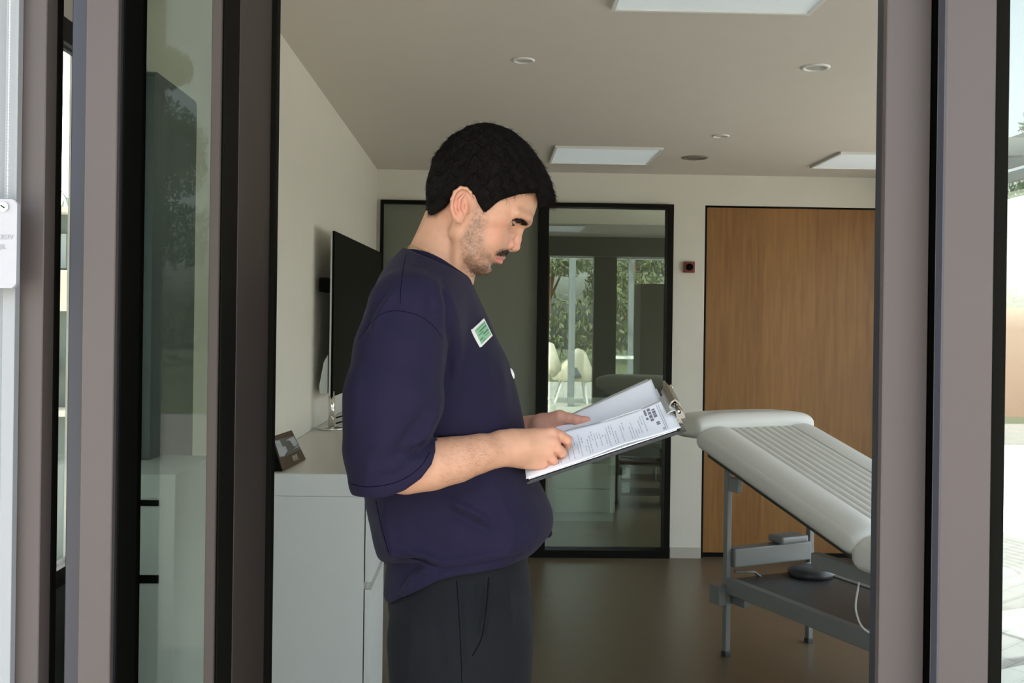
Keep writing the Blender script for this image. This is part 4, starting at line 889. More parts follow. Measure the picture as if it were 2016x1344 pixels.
#          h      back  front  halfwidth
HAIR = [(548, -40, 40, 20), (540, -120, 120, 120), (520, -205, 205, 185), (480, -275, 300, 240), (440, -325, 358, 278), (400, -352, 410, 300), (350, -382, 465, 322), (300, -402, 520, 342), (260, -418, 548, 352), (200, -432, 545, 360), (92, -441, 530, 368),
        (0, -428, 520, 372), (-93, -404, 520, 368), (-200, -350, 520, 352), (-310, -280, 400, 335), (-340, -262, 300, 325)]
HT = smooth_table(HAIR, 100)
lo = HP(60, 860, 0); hi = HP(1230, 20, 0)
F = Field((lo[0], YM - 0.1, lo[2]), (hi[0], YM + 0.1, hi[2]), 0.0014)
D = ring_field(F, HT, nf=2.2, nb=2.3, narrow=0.30)
X, Y, Z = F.full()
# side outline of the hair: silhouette outside, hairline inside
outline = [(140, 800), (120, 640), (130, 500), (190, 320), (330, 150), (480, 70), (640, 50), (820, 110), (960, 220), (1090, 390), (1160, 520), (1190, 640), (1184, 690), (1160, 712), (1110, 694), (1060, 700), (1028, 660), (1016, 612),
           (960, 622), (880, 640), (800, 668), (725, 697), (665, 745), (622, 785), (598, 782), (560, 722), (530, 655), (505, 650), (470, 612), (400, 612), (360, 665), (332, 712), (300, 742), (250, 768), (200, 790)]
g2x, g2z = np.meshgrid(F.ax[0], F.ax[2], indexing='ij')
for half in (0,):
    # outline measured on the near side of the head; perspective of that side is taken into account
    Yn = YM - 0.062; P3 = np.stack([g2x.ravel(), np.full(g2x.size, Yn), g2z.ravel()], 1).astype(float); qx, qy = pix(P3)
    sd = poly_sd((qx - 800).reshape(g2x.shape) * 3.953, (qy - 220).reshape(g2x.shape) * 3.953, outline) * S_
wob = (np.sin(X * 520 + Z * 130) * np.sin(Z * 430 - X * 160 + Y * 210) + 0.6 * np.sin(Y * 480 + Z * 220) * np.sin(X * 380)) * 0.0006
wob = wob + (np.sin(X * 190 + Y * 90) * np.sin(Z * 170 + Y * 130) + 0.5 * np.sin(X * 330 - Z * 90) * np.sin(Z * 300 + Y * 80)) * 0.0015
strip = (np.sin((Z * 0.9 + X * 0.55) * 900 + np.sin(Y * 160) * 2.0 + np.sin(X * 120) * 1.5)) * 0.0002
F.F = (-smin(-(D + wob + strip).astype(np.float32), -sd[:, None, :], 0.006)).astype(np.float32)
hv, hq = relax(*F.mesh(), it=1)
hair = np_mesh('hair', [(hv, hq)], M['hair'], man)
# loose strands over the mass
rnd = random.Random(4); nrm = np.empty(len(hair.data.vertices) * 3, np.float32); hair.data.vertices.foreach_get('normal', nrm); nrm = nrm.reshape(-1, 3)
sel = rnd.sample(range(len(hv)), min(len(hv), 16000)); roots = []; dirs = []; lens = []
crown = HL(-230, 430)
for i in sel:
    p = hv[i]; n = nrm[i].astype(float); d = p - crown; d[1] *= 0.9; d = d - n * (d @ n); dn = np.linalg.norm(d)
    if dn < 1e-5 or n @ (p - HL(0, 100)) < 0: continue
    d = d / dn + n * (rnd.uniform(0.0, 0.12) if rnd.random() < 0.975 else rnd.uniform(0.15, 0.5)) + np.array([rnd.gauss(0, 0.14), rnd.gauss(0, 0.14), rnd.gauss(0, 0.14)])
    a_, h_ = head_ah(p[0], p[2]); low = h_ < 60 and a_ < 350
    roots.append(p - n * 0.001); dirs.append(d); lens.append(rnd.uniform(0.003, 0.007) if low else rnd.uniform(0.006, 0.012))
hairs('hair_strands', roots, dirs, lens, 0.00038, M['hair2'], hair, curl=0.45, droop=(0.0, 0, -0.25), rnd=rnd)
# eyebrows and moustache
def surf_y(pcx, pcy, g, f0=-0.09):
    return g
from mathutils.bvhtree import BVHTree
hb = BVHTree.FromPolygons([Vector(v) for v in head_part[0]], [tuple(q) for q in head_part[1]])
def shoot(cx_, cy_):
    """point of the near side of the head seen at drawing point cx_, cy_"""
    d = (at(800 + cx_ / 3.953, 220 + cy_ / 3.953, 1.0) - CAMP).normalized(); r = hb.ray_cast(CAMP, d); return (np.array(r[0]), np.array(r[1])) if r[0] is not None else (None, None)
def patch_hairs(name, poly, count, dvec, L, rad, mirror=True, jitter=0.25, lift=0.35):
    xs = [p[0] for p in poly]; ys = [p[1] for p in poly]; R_ = []; D_ = []; L_ = []; n = 0
    while n < count:
        x_, y_ = rnd.uniform(min(xs), max(xs)), rnd.uniform(min(ys), max(ys))
        if poly_sd(np.array([x_]), np.array([y_]), poly)[0] > 0: n += 0.2; continue
        p, nn = shoot(x_, y_); n += 1
        if p is None: continue
        dv = dvec(x_, y_) if callable(dvec) else dvec; d = np.array([dv[0], 0, -dv[1]]) / math.hypot(*dv); d = d - nn * (d @ nn); d /= np.linalg.norm(d) + 1e-9
        d = d + nn * lift + np.array([rnd.gauss(0, jitter) for _ in range(3)])
        for s in ((0, 1) if mirror else (0,)):
            q, e = p.copy(), d.copy()
            if s: q[1] = 2 * YM - q[1]; e[1] *= -1
            R_.append(q); D_.append(e); L_.append(L * rnd.uniform(0.6, 1.2))
    return hairs(name, R_, D_, L_, rad, M['hair'], man, curl=0.1, seg=3, rnd=rnd)
patch_hairs('eyebrow', [(822, 842), (850, 826), (895, 826), (932, 848), (958, 876), (940, 886), (905, 878), (870, 858)], 620, lambda x, y: (-0.9, -0.45) if x > 930 else (-1, -0.05), 0.0055, 0.0002)
patch_hairs('moustache', [(700, 1112), (720, 1094), (752, 1078), (788, 1070), (802, 1085), (798, 1108), (776, 1124), (740, 1116)], 330, (-0.55, 0.8), 0.0042, 0.00016)
patch_hairs('stubble', beard, 1700, (-0.2, 1), 0.0020, 0.00008, jitter=0.5, lift=0.8)
patch_hairs('chin_stubble', [(500, 1190), (640, 1195), (672, 1225), (645, 1262), (540, 1268), (470, 1235)], 480, (0.2, 1), 0.0024, 0.00009, jitter=0.5, lift=0.8)
for g in (-1, 1):
    P_ = []
    for k in range(13):
        an = math.radians(-78 + 13 * k); r_ = 63; a0 = 304 + r_ * math.cos(an) * 1.05; P_.append(Vector(HL(a0, -72 + 6 - (a0 - 304) * 0.16 - 4, g * 132 + r_ * math.sin(an))))
    bm = bmesh.new(); add_tube(bm, P_, [0.0002] + [0.0005] * 11 + [0.0002], 6); obj('eyelashes', bm, M['hair'], man, True)
ab = BVHTree.FromPolygons([Vector(v) for v in near_arm[0]], [tuple(q) for q in near_arm[1]]); R_ = []; D_ = []; L_ = []
for _ in range(520):
    x_ = rnd.uniform(862, 990); y_ = rnd.uniform(850, 950); d = (at(x_, y_, 1.0) - CAMP).normalized(); r = ab.ray_cast(CAMP, d)
    if r[0] is None: continue
    nn = np.array(r[1]); nn = nn if nn[1] < 0 else -nn; e = np.array([0.8, 0, -0.5 + rnd.gauss(0, 0.5)]); e = e - nn * (e @ nn); R_.append(np.array(r[0])); D_.append(e + nn * 0.3); L_.append(rnd.uniform(0.004, 0.009))
hairs('arm_hair', R_, D_, L_, 0.00007, M['hair2'], man, curl=0.3, seg=3, rnd=rnd)
# gold chain
bm = bmesh.new(); cp = [(20, 1060), (35, 1043), (70, 1050), (110, 1065), (150, 1082), (190, 1100), (225, 1122), (260, 1150)]
pts = []
for c_ in cp:
    p, n_ = shoot(*c_)
    if p is not None: pts.append(Vector(p + n_ * 0.001))
pts = smooth_path(pts, 10); M['gold'] = mat('gold', (0.75, 0.55, 0.22), 0.25, metal=1.0)
for i, p in enumerate(pts): 
    bmesh.ops.create_icosphere(bm, subdivisions=1, radius=0.0011 if i % 2 else 0.0008, matrix=Matrix.Translation(p))
add_tube(bm, pts, 0.0005, 6); obj('necklace', bm, M['gold'], man, True)
# ------------------------------------------------------------------ clothes
def tab(rows):
    """rows (py, back px, front px, halfwidth m) at his middle plane -> table keyed by height"""
    out = []
    for py_, b_, f_, w_ in rows: out.append((at(b_, py_, YM).z, at(b_, py_, YM).x, at(f_, py_, YM).x, w_))
    return smooth_table(out, 120)
def ring_xz(F, T, nf=2.3, nb=2.3, cen=0.5, ym=YM, top=True):
    X, Y, Z = F.full(); k, b, f, w = T; B, Fr, Wd = (interp(Z, k, q) for q in (b, f, w)); Wd = np.maximum(Wd, 0.01)
    c = B + (Fr - B) * cen; ha = np.where(X > c, Fr - c, c - B); ha = np.maximum(ha, 0.01); n = np.where(X > c, nf, nb)
    val = ((np.abs(X - c) / ha) ** n + (np.abs(Y - ym) / Wd) ** n) ** (1 / n); d = (val - 1) * np.minimum(np.minimum(ha, Wd), 0.09)
    o = np.maximum(Z - np.float32(k[-1]), np.float32(k[0]) - Z); return np.where(o > 0, np.maximum(d, o), d).astype(np.float32)
F = Field((-0.33, 1.42, 0.86), (0.16, 2.06, 1.54), 0.0026)
T1 = tab([(478, 812, 905, 0.060), (498, 799, 908, 0.076), (518, 775, 914, 0.100), (545, 754, 925, 0.128), (580, 737, 942, 0.150), (620, 722, 960, 0.160), (660, 712, 976, 0.165), (700, 706, 996, 0.167), (760, 703, 1017, 0.167),
          (820, 705, 1031, 0.165), (880, 711, 1040, 0.165), (935, 718, 1058, 0.167), (975, 722, 1077, 0.170), (1005, 727, 1087, 0.172), (1030, 732, 1086, 0.172), (1055, 737, 1070, 0.170), (1080, 745, 1044, 0.166), (1105, 754, 1012, 0.160), (1150, 765, 980, 0.150)])
F.F = ring_xz(F, T1, nf=2.15, nb=2.5, cen=0.45)
X, Y, Z = F.full(); zb0 = A(900, 1104, YM)[2]; zb = zb0 + 0.27 * np.maximum(0, YM - 0.03 - Y) + 0.20 * np.maximum(0, Y - YM - 0.03) - 0.05 * np.exp(-((X - A(862, 1100, 1.6)[0]) / 0.02) ** 2) * 0.18
F.F = -smin(-F.F, (Z - zb).astype(np.float32), 0.016)
# band at the hem
T2 = tab([(1030, 770, 1040, 0.140), (1100, 763, 1045, 0.144), (1140, 758, 1049, 0.150), (1200, 756, 1050, 0.154)])
F.F = smin(F.F, ring_xz(F, T2), 0.006)
g2x, g2z = np.meshgrid(F.ax[0], F.ax[2], indexing='ij')
P3 = np.stack([g2x.ravel(), np.full(g2x.size, 1.60), g2z.ravel()], 1).astype(float); qx, qy = pix(P3); qx = qx.reshape(g2x.shape); qy = qy.reshape(g2x.shape)
hem = [(400, 300), (1300, 300), (1300, 1090), (1050, 1118), (1000, 1126), (900, 1136), (862, 1146), (838, 1160), (810, 1176), (785, 1190), (757, 1214), (600, 1214), (400, 1214)]
F.F = (-smin(-F.F, -(poly_sd(qx, qy, hem) * (1.6 / FPX))[:, None, :], 0.004)).astype(np.float32)
# shoulders and sleeves
for g, Y1, Y2 in ((-1, 1.575, 1.548), (1, 1.925, 1.94)):
    F.cone(A(842, 545, YM + g * 0.06), A(815, 610, Y1 - g * 0.01), 0.050, 0.064, 0.05)
    F.chain([A(800, 612, Y1), A(788, 690, Y1 - 0.01 * (g < 0)), A(776, 785, Y2), A(764, 838, Y2), A(750, 885, Y2), A(756, 938, Y2)] if g < 0 else [A(812, 625, Y1), A(808, 700, Y1), A(820, 800, Y2), A(850, 870, Y2)], [0.062, 0.071, 0.077, 0.078] if g > 0 else [0.062, 0.071, 0.077, 0.068, 0.057, 0.056], 0.022 if g > 0 else 0.012)
# lower sleeve, turning forwards with the forearm
F.chain([A(775, 925, 1.545), A(806, 922, 1.546), A(850, 911, 1.550)], [0.046, 0.043, 0.040], 0.003)
X, Y, Z = F.full()
# sleeve opening: cut in front of the elbow and below it, hollow inside
pc_ = A(814, 918, 1.55); n_ = np.array([A(1000, 858, 1.55)[0] - A(800, 930, 1.55)[0], -0.045, A(1000, 830, 1.55)[2] - A(800, 930, 1.55)[2]]); n_ /= np.linalg.norm(n_)
near = (Y < 1.585) & (X > A(700, 900, 1.55)[0])
def region_cut(mask, plane_d, k=0.003):
    F.F = np.where(mask, -smin(-F.F, -plane_d, k), F.F).astype(np.float32)
dpl = (X - pc_[0]) * n_[0] + (Y - pc_[1]) * n_[1] + (Z - pc_[2]) * n_[2]
low = (Z < A(800, 858, 1.55)[2])
Ps = np.stack([g2x.ravel(), np.full(g2x.size, 1.545), g2z.ravel()], 1).astype(float); sx_, sy_ = pix(Ps); sx_ = sx_.reshape(g2x.shape); sy_ = sy_.reshape(g2x.shape)
slv = [(400, 300), (1300, 300), (1300, 860), (858, 866), (859, 884), (852, 908), (832, 934), (800, 956), (762, 969), (699, 973), (600, 975), (400, 975)]
sdn = (poly_sd(sx_, sy_, slv) * (1.545 / FPX))[:, None, :]
Fc = -smin(-F.F, -sdn, 0.003)
w_ = np.clip((1.605 - Y) / 0.012, 0, 1)                # only the near sleeve is cut by its own outline
F.F = np.where(w_ > 0, np.maximum(F.F, np.minimum(Fc, 1) * 1.0 + (1 - w_) * -0.0), F.F).astype(np.float32)
F.cone(A(835, 914, 1.553), A(885, 903, 1.57), 0.0365, 0.038, 0.002, 'sub')
F.cone(A(745, 990, 1.548), A(748, 945, 1.548), 0.030, 0.026, 0.006, 'sub')
# neckline
a_, b_ = A(797, 491, YM), A(928, 549, YM); d_ = b_ - a_; F.plane(a_, (-d_[2], 0, d_[0]), 0.003)
F.cone(HP(370, 760), HP(225, 1250), 0.046, 0.0525, 0.004, 'sub')
sv, sq = relax(*F.mesh(), it=2)
# folds of the cloth, laid along lines seen on it
def vnormals(V, Q):
    a = V[Q[:, 0]] - V[Q[:, 2]]; b = V[Q[:, 1]] - V[Q[:, 3]]; n = np.cross(a, b); N = np.zeros_like(V)
    for c in range(4): np.add.at(N, Q[:, c], n)
    N /= np.linalg.norm(N, axis=1)[:, None] + 1e-12; 
    return N
def folds(V, Q, L, side=-1):
    N = vnormals(V, Q); c0 = V.mean(0)
    if ((V - c0) * N).sum() < 0: N = -N
    px_, py_ = pix(V); facing = np.clip(-N[:, 1] * 2.0, 0, 1); disp = np.zeros(len(V))
    for pts, amp, w in L:
        d = np.full(len(V), 1e9); p = np.array(pts, float); tt = np.zeros(len(V)); tot = len(p) - 1
        for i in range(tot):
            a, b = p[i], p[i + 1]; e = b - a; u = np.clip(((px_ - a[0]) * e[0] + (py_ - a[1]) * e[1]) / (e @ e), 0, 1)
            dd = np.hypot(px_ - a[0] - u * e[0], py_ - a[1] - u * e[1]); m = dd < d; d = np.where(m, dd, d); tt = np.where(m, (i + u) / tot, tt)
        disp += 1.5 * amp * np.exp(-(d / w) ** 2) * np.clip(np.sin(np.clip(tt, 0.04, 0.96) * PI) * 1.6, 0, 1) * facing
    return V + N * disp[:, None], N
FOLDS = [([(762, 1108), (800, 1104), (835, 1106), (862, 1122), (905, 1118), (960, 1108), (1005, 1100), (1040, 1082)], -0.004, 4), ([(770, 1090), (835, 1090), (862, 1106), (905, 1102), (960, 1092), (1005, 1084)], 0.003, 7), ([(868, 540), (884, 600), (886, 680), (882, 760)], -0.0045, 7), ([(905, 600), (903, 680), (896, 760)], 0.003, 10), ([(862, 545), (845, 585), (852, 620)], -0.0015, 9),
         ([(770, 560), (735, 610), (712, 668)], -0.0028, 6), ([(782, 566), (752, 610), (722, 672)], 0.0026, 8), ([(735, 640), (712, 690)], -0.0022, 5),
         ([(706, 700), (700, 800), (690, 880)], 0.0018, 12), ([(840, 800), (800, 860), (770, 900)], -0.0028, 9), ([(870, 790), (835, 858), (806, 884)], 0.0055, 9), ([(842, 862), (822, 873), (806, 886)], -0.0060, 4), ([(828, 894), (800, 890), (770, 900)], -0.002, 8),
         ([(742, 930), (790, 912), (840, 905)], 0.002, 9), ([(720, 950), (730, 900), (760, 860)], 0.002, 12), ([(880, 985), (925, 1003), (968, 1030)], 0.0055, 9), ([(868, 1000), (920, 1025), (975, 1052)], -0.004, 10),
         ([(980, 1085), (1030, 1060), (1062, 1030)], -0.002, 14), ([(745, 1000), (760, 1050), (770, 1090)], 0.003, 11), ([(800, 1000), (830, 1060), (900, 1092)], -0.002, 15), ([(760, 1060), (820, 1088), (870, 1108)], 0.0035, 9),
         ([(770, 1105), (830, 1100), (870, 1118)], -0.005, 6), ([(850, 1112), (815, 1135), (795, 1168)], 0.0045, 7), ([(838, 1108), (805, 1128), (782, 1160)], -0.003, 7), ([(870, 1122), (930, 1110), (1010, 1104)], 0.002, 8),
         ([(1000, 700), (1012, 760), (1018, 830)], -0.0025, 12), ([(965, 640), (985, 700), (1000, 780)], 0.002, 10), ([(940, 700), (930, 780), (935, 840)], -0.002, 16), ([(960, 880), (900, 900), (860, 950)], -0.0025, 12), ([(1030, 880), (1050, 930), (1068, 980)], -0.0025, 10),
         ([(850, 975), (900, 965), (1000, 925)], -0.003, 12)]
sv, sn = folds(sv, sq, FOLDS)
lowf = np.array([mnoise.noise(Vector((v[0] * 9, v[1] * 9, v[2] * 6))) + 0.5 * mnoise.noise(Vector((v[0] * 22, v[1] * 22, v[2] * 12))) for v in sv]); sv = sv + sn * (lowf * 0.0022)[:, None]
def cloth_mat(name, c, rough=0.85, sheen=0.25, weave=900.0):
    m = mat(name, c, rough, var=0.16, vscale=25, sheen=sheen, bump=0.35, bscale=weave, spec=0.2); return m
M['navy'] = cloth_mat('navy_jersey', (0.0092, 0.0070, 0.0235), sheen=0.03); M['trouser'] = cloth_mat('charcoal_twill', (0.0052, 0.0064, 0.0078), sheen=0.02)
shirt = np_mesh('t_shirt', [(sv, sq)], M['navy'], man)
sb = BVHTree.FromPolygons([Vector(v) for v in sv], [tuple(q) for q in sq])
def on_shirt(px_, py_, bvh=None):
    d = (at(px_, py_, 1.0) - CAMP).normalized(); r = (bvh or sb).ray_cast(CAMP, d)
    if r[0] is None: return None, None
    n = r[1] if r[1].dot(d) < 0 else -r[1]; return r[0], n
def seam(name, pts, parent, m, rad=0.0005, lift=-0.0001, bvh=None, n=8):
    P = []
    pts = smooth_path([Vector((a, b, 0)) for a, b in pts], n)
    for q in pts:
        p, n_ = on_shirt(q.x, q.y, bvh)
        if p is not None: P.append(p + n_ * lift)
    if len(P) > 2:
        bm = bmesh.new(); add_tube(bm, P, rad, 6); return obj(name, bm, m, parent, True)
M['navyseam'] = mat('navy_stitching', (0.004, 0.003, 0.010), 1.0, spec=0.0)
seam('shoulder_seam', [(800, 500), (793, 535), (789, 570), (788, 598)], shirt, M['navyseam'])
seam('armhole_seam', [(706, 668), (722, 645), (745, 622), (772, 612), (800, 614), (830, 624), (856, 645), (872, 668)], shirt, M['navyseam'])
seam('cuff_seam', [(690, 952), (720, 958), (762, 954), (800, 940), (830, 916), (846, 890)], shirt, M['navyseam'], 0.0006)
seam('side_seam', [(740, 985), (752, 1040), (766, 1090)], shirt, M['navyseam'], 0.0008)
# ribbed collar
nk = [(799, 498, 0), (805, 497, 0.028), (820, 498, 0.049), (843, 504, 0.059), (866, 515, 0.060), (886, 528, 0.053), (904, 540, 0.041), (916, 548, 0.024), (921, 552, 0)]
cl = [Vector(A(a, b, YM - o)) for a, b, o in nk]; cr_ = [Vector(A(a, b, YM - o)) for a, b, o in nk]; cr_ = [Vector((v.x, 2 * YM - v.y, v.z)) for v in cr_][::-1]
loop = smooth_path(cl + cr_[1:], 5); bm = bmesh.new(); add_tube(bm, loop, 0.0062, 8); obj('collar', bm, M['navy'], shirt, True)
# badge
cs = [(927.4, 649), (949.7, 628), (965.9, 660.8), (944.7, 683.7)]; P = [on_shirt(*c) for c in cs]
if all(p[0] is not None for p in P):
    n_ = sum((p[1] for p in P), Vector()).normalized(); C4 = [p[0] for p in P]; ctr = sum(C4, Vector()) / 4; e1 = (C4[1] - C4[0]); e2 = (C4[3] - C4[0]); n_ = e1.cross(e2).normalized(); n_ = n_ if n_.y < 0 else -n_
    def BP(u, v, k): return C4[0] + e1 * u + e2 * v + n_ * k
    def plate(u0, u1, v0, v1, k0, k1):
        bm = bmesh.new(); vs = [bm.verts.new(BP(u, v, k)) for k in (k0, k1) for u, v in ((u0, v0), (u1, v0), (u1, v1), (u0, v1))]
        for f in ((0, 1, 2, 3), (4, 5, 6, 7), (0, 1, 5, 4), (1, 2, 6, 5), (2, 3, 7, 6), (3, 0, 4, 7)): bm.faces.new([vs[i] for i in f])
        return bm
    bd = obj('name_badge', plate(0, 1, 0, 1, -0.001, 0.0036), mat('badge_white', (0.72, 0.70, 0.66), 0.4), shirt); bd['label'] = 'green name badge with a white rim'
    obj('badge_face', plate(0.06, 0.95, 0.10, 0.90, 0.0037, 0.0039), mat('badge_green', (0.20, 0.42, 0.24), 0.45), bd); M['dkgreen'] = mat('dark_green_print', (0.04, 0.14, 0.07), 0.6)
    for u0, u1, v0, v1 in ((0.18, 0.92, 0.17, 0.20), (0.30, 0.90, 0.30, 0.37), (0.15, 0.55, 0.44, 0.49), (0.45, 0.92, 0.54, 0.61), (0.10, 0.36, 0.67, 0.73), (0.50, 0.85, 0.70, 0.73), (0.2, 0.5, 0.82, 0.85)):
        obj('badge_print', plate(u0, u1, v0, v1, 0.0040, 0.0041), M['dkgreen'], bd)
bm = bmesh.new(); bmesh.ops.create_uvsphere(bm, u_segments=16, v_segments=10, radius=1.0, matrix=Matrix.Translation(A(1007, 735, 1.735)) @ Matrix.Rotation(-0.35, 4, 'Y') @ Matrix.Diagonal((0.0045, 0.012, 0.0105, 1)))
em = obj('chest_emblem', bm, M['whitecloth'], shirt, True); em['label'] = 'small white round emblem'
bm = bmesh.new(); add_tube(bm, smooth_path([A(1074, 1030, 1.742), A(1081, 1040, 1.735), A(1084, 1050, 1.735), A(1079, 1055, 1.737), A(1071, 1046, 1.742)]), 0.003, 8); obj('drawcord', bm, M['navy'], shirt, True)
# trousers
F = Field((-0.22, 1.54, 0.04), (0.14, 1.96, 1.02), 0.0036)
T3 = tab([(1080, 774, 1036, 0.126), (1165, 765, 1047, 0.136), (1220, 770, 1050, 0.148), (1280, 778, 1048, 0.160), (1340, 786, 1043, 0.165)])
F.F = ring_xz(F, T3, nf=2.4, nb=2.4)
for g in (-1, 1):
    yl = YM + g * 0.083
    for (z0, z1, x0, x1, r0, r1) in ((0.86, 0.50, -0.038, -0.035, 0.118, 0.100), (0.50, 0.10, -0.035, -0.055, 0.100, 0.082)):
        F.cone((x0, yl, z0), (x1, yl, z1), r0, r1, 0.02, ys=1.32)
F.plane((0, 0, 0.07), (0, 0, -1), 0.003)
tv, tq = relax(*F.mesh(), it=2)
tv, _ = folds(tv, tq, [([(960, 1130), (956, 1200), (944, 1270)], 0.0035, 6), ([(948, 1130), (944, 1200), (935, 1260)], -0.0025, 6), ([(905, 1140), (908, 1250), (912, 1340)], -0.0025, 5), ([(1000, 1150), (1005, 1260)], 0.002, 10), ([(800, 1180), (815, 1260), (800, 1340)], 0.003, 12), ([(850, 1180), (862, 1260), (870, 1344)], -0.002, 14)])
tr = np_mesh('trousers', [(tv, tq)], M['trouser'], man); tb_ = BVHTree.FromPolygons([Vector(v) for v in tv], [tuple(q) for q in tq])
M['trseam'] = mat('charcoal_stitching', (0.004, 0.005, 0.007), 1.0, spec=0.0); seam('side_seam', [(899, 1142), (904, 1220), (908, 1300), (909, 1342)], tr, M['trseam'], 0.0008, bvh=tb_); seam('pocket_edge', [(962, 1136), (958, 1190), (948, 1255), (930, 1290)], tr, M['trseam'], 0.0010, bvh=tb_)
# shoes
M['shoe'] = mat('black_leather', (0.015, 0.015, 0.016), 0.4); M['sole'] = mat('white_sole', (0.6, 0.6, 0.57), 0.7)
for g in (-1, 1):
    yl = YM + g * 0.085; F = Field((-0.15, yl - 0.06, 0.0), (0.20, yl + 0.06, 0.14), 0.004)
    F.chain([(-0.09, yl, 0.055), (0.0, yl, 0.050), (0.12, yl + g * 0.008, 0.036), (0.15, yl + g * 0.010, 0.034)], [0.040, 0.042, 0.038, 0.030], 0.02); F.cone((-0.07, yl, 0.07), (-0.065, yl, 0.11), 0.042, 0.040, 0.02); F.plane((0, 0, 0.018), (0, 0, -1), 0.003); F.plane((0, 0, 0.12), (0, 0, 1), 0.003)
    sh = np_mesh('shoe', [relax(*F.mesh(), it=2)], M['shoe'], man)
    F = Field((-0.16, yl - 0.065, -0.004), (0.21, yl + 0.065, 0.03), 0.003); F.cone((-0.088, yl, 0.01), (0.145, yl + g * 0.008, 0.01), 0.041, 0.039, 0.001); F.plane((0, 0, 0.0175), (0, 0, 1), 0.002); F.plane((0, 0, 0.0005), (0, 0, -1), 0.001)
    obj_ = np_mesh('sole', [F.mesh()], M['sole'], sh)
# ------------------------------------------------------------------ clipboard and papers
t = thing('clipboard', 'black clipboard with a chrome clip held by the man', 'clipboard', NL)
def BD(u, v, h=0.0): return Vector(NL + BU * u + BV * v + bn * h)
def slab(f, u0, u1, v0, v1, th, nu=2, nv=2, m=None, parent=None, name=''):
    bm = bmesh.new(); G = {}
    for i in range(nu + 1):
        for j in range(nv + 1):
            u = u0 + (u1 - u0) * i / nu; v = v0 + (v1 - v0) * j / nv; G[i, j, 0] = bm.verts.new(f(u, v)); G[i, j, 1] = bm.verts.new(f(u, v) - Vector(bn) * th)
    for i in range(nu):
        for j in range(nv):
            for k in (0, 1): bm.faces.new((G[i, j, k], G[i + 1, j, k], G[i + 1, j + 1, k], G[i, j + 1, k]))
    for i in range(nu):
        for j in (0, nv): bm.faces.new((G[i, j, 0], G[i + 1, j, 0], G[i + 1, j, 1], G[i, j, 1]))
    for j in range(nv):
        for i in (0, nu): bm.faces.new((G[i, j, 0], G[i, j + 1, 0], G[i, j + 1, 1], G[i, j, 1]))
    return obj(name, bm, m, parent, nu > 2)
M['board'] = mat('black_board', (0.012, 0.012, 0.013), 0.35, coat=0.3)
slab(lambda u, v: BD(u, v, -0.0005), 0, 1.0, 0, 1.0, 0.0035, m=M['board'], parent=t, name='board')
M['paper'] = mat('white_paper', (0.84, 0.86, 0.88), 0.75, var=0.01); M['ink'] = mat('grey_print', (0.46, 0.48, 0.52), 0.8); M['ink2'] = mat('dark_print', (0.20, 0.19, 0.24), 0.8)
def bump_(u): return 0.0035 * math.exp(-((u - 0.62) / 0.16) ** 2)
def near_s(u, v):
    w = min(1, max(0, v / 0.50)); return BD(u - 0.01, v + 0.01, 0.005 + bump_(u) * (1 - w) + 0.012 * w ** 2.2 + 0.004 * w * math.sin(u * 7))
def far_s(u, v):
    w = (v - 0.5) / 0.5; return BD(u, v, 0.0105 + 0.004 * math.sin(min(1, w) * PI) * -1.6 + w * ((u - 0.45) * 0.028 - 0.005) + 0.004 * (1 - w))
def under_s(u, v): return BD(u, v, 0.0022)
s3 = slab(under_s, 0.015, 0.95, 0.03, 0.97, 0.0015, 2, 2, M['paper'], None, 'paper_stack'); tag(s3, 'thin stack of white paper lying flat on the black clipboard, under the curled sheets', 'paper')
s2 = slab(far_s, 0.16, 0.935, 0.50, 1.03, 0.0003, 24, 14, M['paper'], None, 'paper_sheet'); tag(s2, 'blank white sheet curling up on the far half of the clipboard', 'paper')
s4 = slab(lambda u, v: far_s(u, v) + Vector(bn) * -0.0022 + Vector(bu) * -0.006, 0.16, 0.935, 0.52, 1.075, 0.0003, 24, 14, M['paper'], None, 'paper_sheet'); tag(s4, 'white sheet peeking out farthest behind the blank one on the clipboard', 'paper')
s1 = slab(near_s, 0.012, 0.985, 0.0, 0.5, 0.0003, 30, 16, M['paper'], None, 'paper_sheet'); tag(s1, 'printed white form under the hand on the near half of the clipboard', 'paper')
rnd = random.Random(8)
def bar(bm, u0, u1, v0, v1):
    n = max(1, int((v1 - v0) / 0.04)); 
    for k in range(n):
        a = v0 + (v1 - v0) * k / n; b = v0 + (v1 - v0) * (k + 1) / n; L = Vector(bn) * 0.0004
        bm.faces.new([bm.verts.new(near_s(*q) + L) for q in ((u0, a), (u1, a), (u1, b), (u0, b))])
bm = bmesh.new(); u = 0.12
while u < 0.80:
    if rnd.random() < 0.12: u += 0.02; continue
    v = 0.06 + rnd.choice((0, 0, 0.06, 0.2)); end = rnd.choice((0.42, 0.40, 0.30, 0.22, 0.36))
    while v < end:
        w = rnd.uniform(0.012, 0.05); bar(bm, u, u + 0.0048, v, min(v + w, end)); v += w + 0.010
    u += 0.0165
obj('text_lines', bm, M['ink'], s1)
bm = bmesh.new()
for (u0, du, segs) in ((0.862, 0.022, ((0.17, 0.195), (0.20, 0.225), (0.30, 0.335), (0.34, 0.36), (0.365, 0.40), (0.41, 0.43))), (0.835, 0.020, ((0.26, 0.30), (0.31, 0.36), (0.37, 0.41), (0.42, 0.46))), (0.812, 0.014, ((0.30, 0.34), (0.37, 0.46)))):
    for a, b in segs: bar(bm, u0, u0 + du, a, b)
obj('letterhead', bm, M['ink2'], s1)
bm = bmesh.new()
for u0 in (0.900, 0.912): bar(bm, u0, u0 + 0.005, 0.06, 0.46)
bar(bm, 0.885, 0.905, 0.05, 0.10); obj('address_lines', bm, M['ink'], s1)
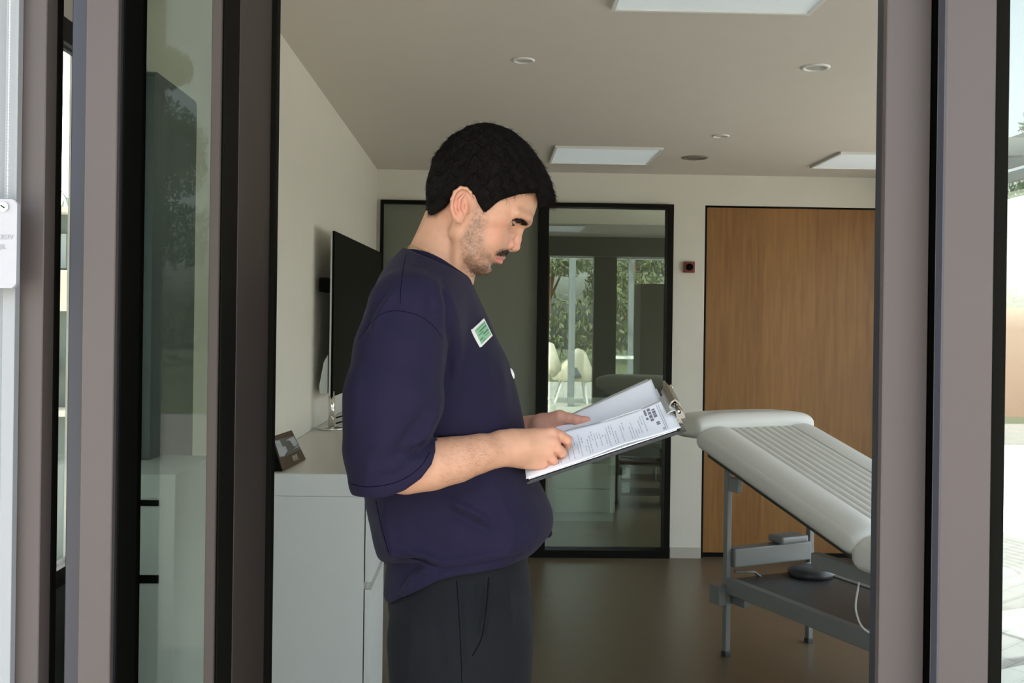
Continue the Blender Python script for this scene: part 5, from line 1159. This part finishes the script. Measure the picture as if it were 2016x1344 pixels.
M['clipmetal'] = mat('worn_clip_metal', (0.42, 0.39, 0.33), 0.22, metal=1.0, var=0.3, vscale=300)
# chrome clip
def clip_solid(name, prof, v0, v1, m=None):
    bm = bmesh.new(); A_ = [bm.verts.new(BD(u, v0, h)) for u, h in prof]; B_ = [bm.verts.new(BD(u, v1, h)) for u, h in prof]; n = len(prof)
    bm.faces.new(A_); bm.faces.new(B_[::-1])
    for i in range(n): bm.faces.new((A_[i], A_[(i + 1) % n], B_[(i + 1) % n], B_[i]))
    return obj(name, bm, m or M['clipmetal'], t)
pl = clip_solid('clip_jaw', [(0.928, 0.0185), (0.955, 0.021), (0.985, 0.020), (0.985, 0.0185), (0.955, 0.0195), (0.928, 0.017)], 0.20, 0.56, mat('satin_chrome', (0.62, 0.68, 0.70), 0.28, metal=0.8))
clip_solid('clip_body', [(0.955, 0.0195), (0.975, 0.027), (1.005, 0.030), (1.03, 0.022), (1.035, 0.008), (1.03, 0.002), (1.025, 0.008), (1.02, 0.020), (1.003, 0.027), (0.978, 0.024), (0.958, 0.0175)], 0.30, 0.66)
for v0, v1 in ((0.18, 0.30), (0.66, 0.80)): clip_solid('clip_ear', [(0.975, 0.004), (0.985, 0.022), (1.01, 0.024), (1.03, 0.012), (1.03, 0.003)], v0, v1)
bm = bmesh.new(); add_tube(bm, [BD(1.0, 0.14, 0.020), BD(1.0, 0.84, 0.020)], 0.0035, 12); obj('clip_rod', bm, M['chrome'], t, True)
bm = bmesh.new(); pts = [BD(1.0 + 0.016 * math.cos(k * 0.9), 0.36 + k * 0.0065, 0.020 + 0.0052 * math.sin(k * 0.9)) for k in range(40)]; add_tube(bm, pts, 0.0011, 6); obj('clip_spring', bm, M['chrome'], t, True)
bm = bmesh.new(); add_tube(bm, [BD(1.015, 0.66, 0.014), BD(1.03, 0.72, 0.018), BD(1.035, 0.76, 0.017)], [0.003, 0.0035, 0.0025], 10); obj('clip_lever', bm, M['chrome'], t, True)
clip_solid('clip_base', [(0.965, 0.0), (0.965, 0.003), (1.0, 0.004), (1.0, 0.0)], 0.12, 0.86)
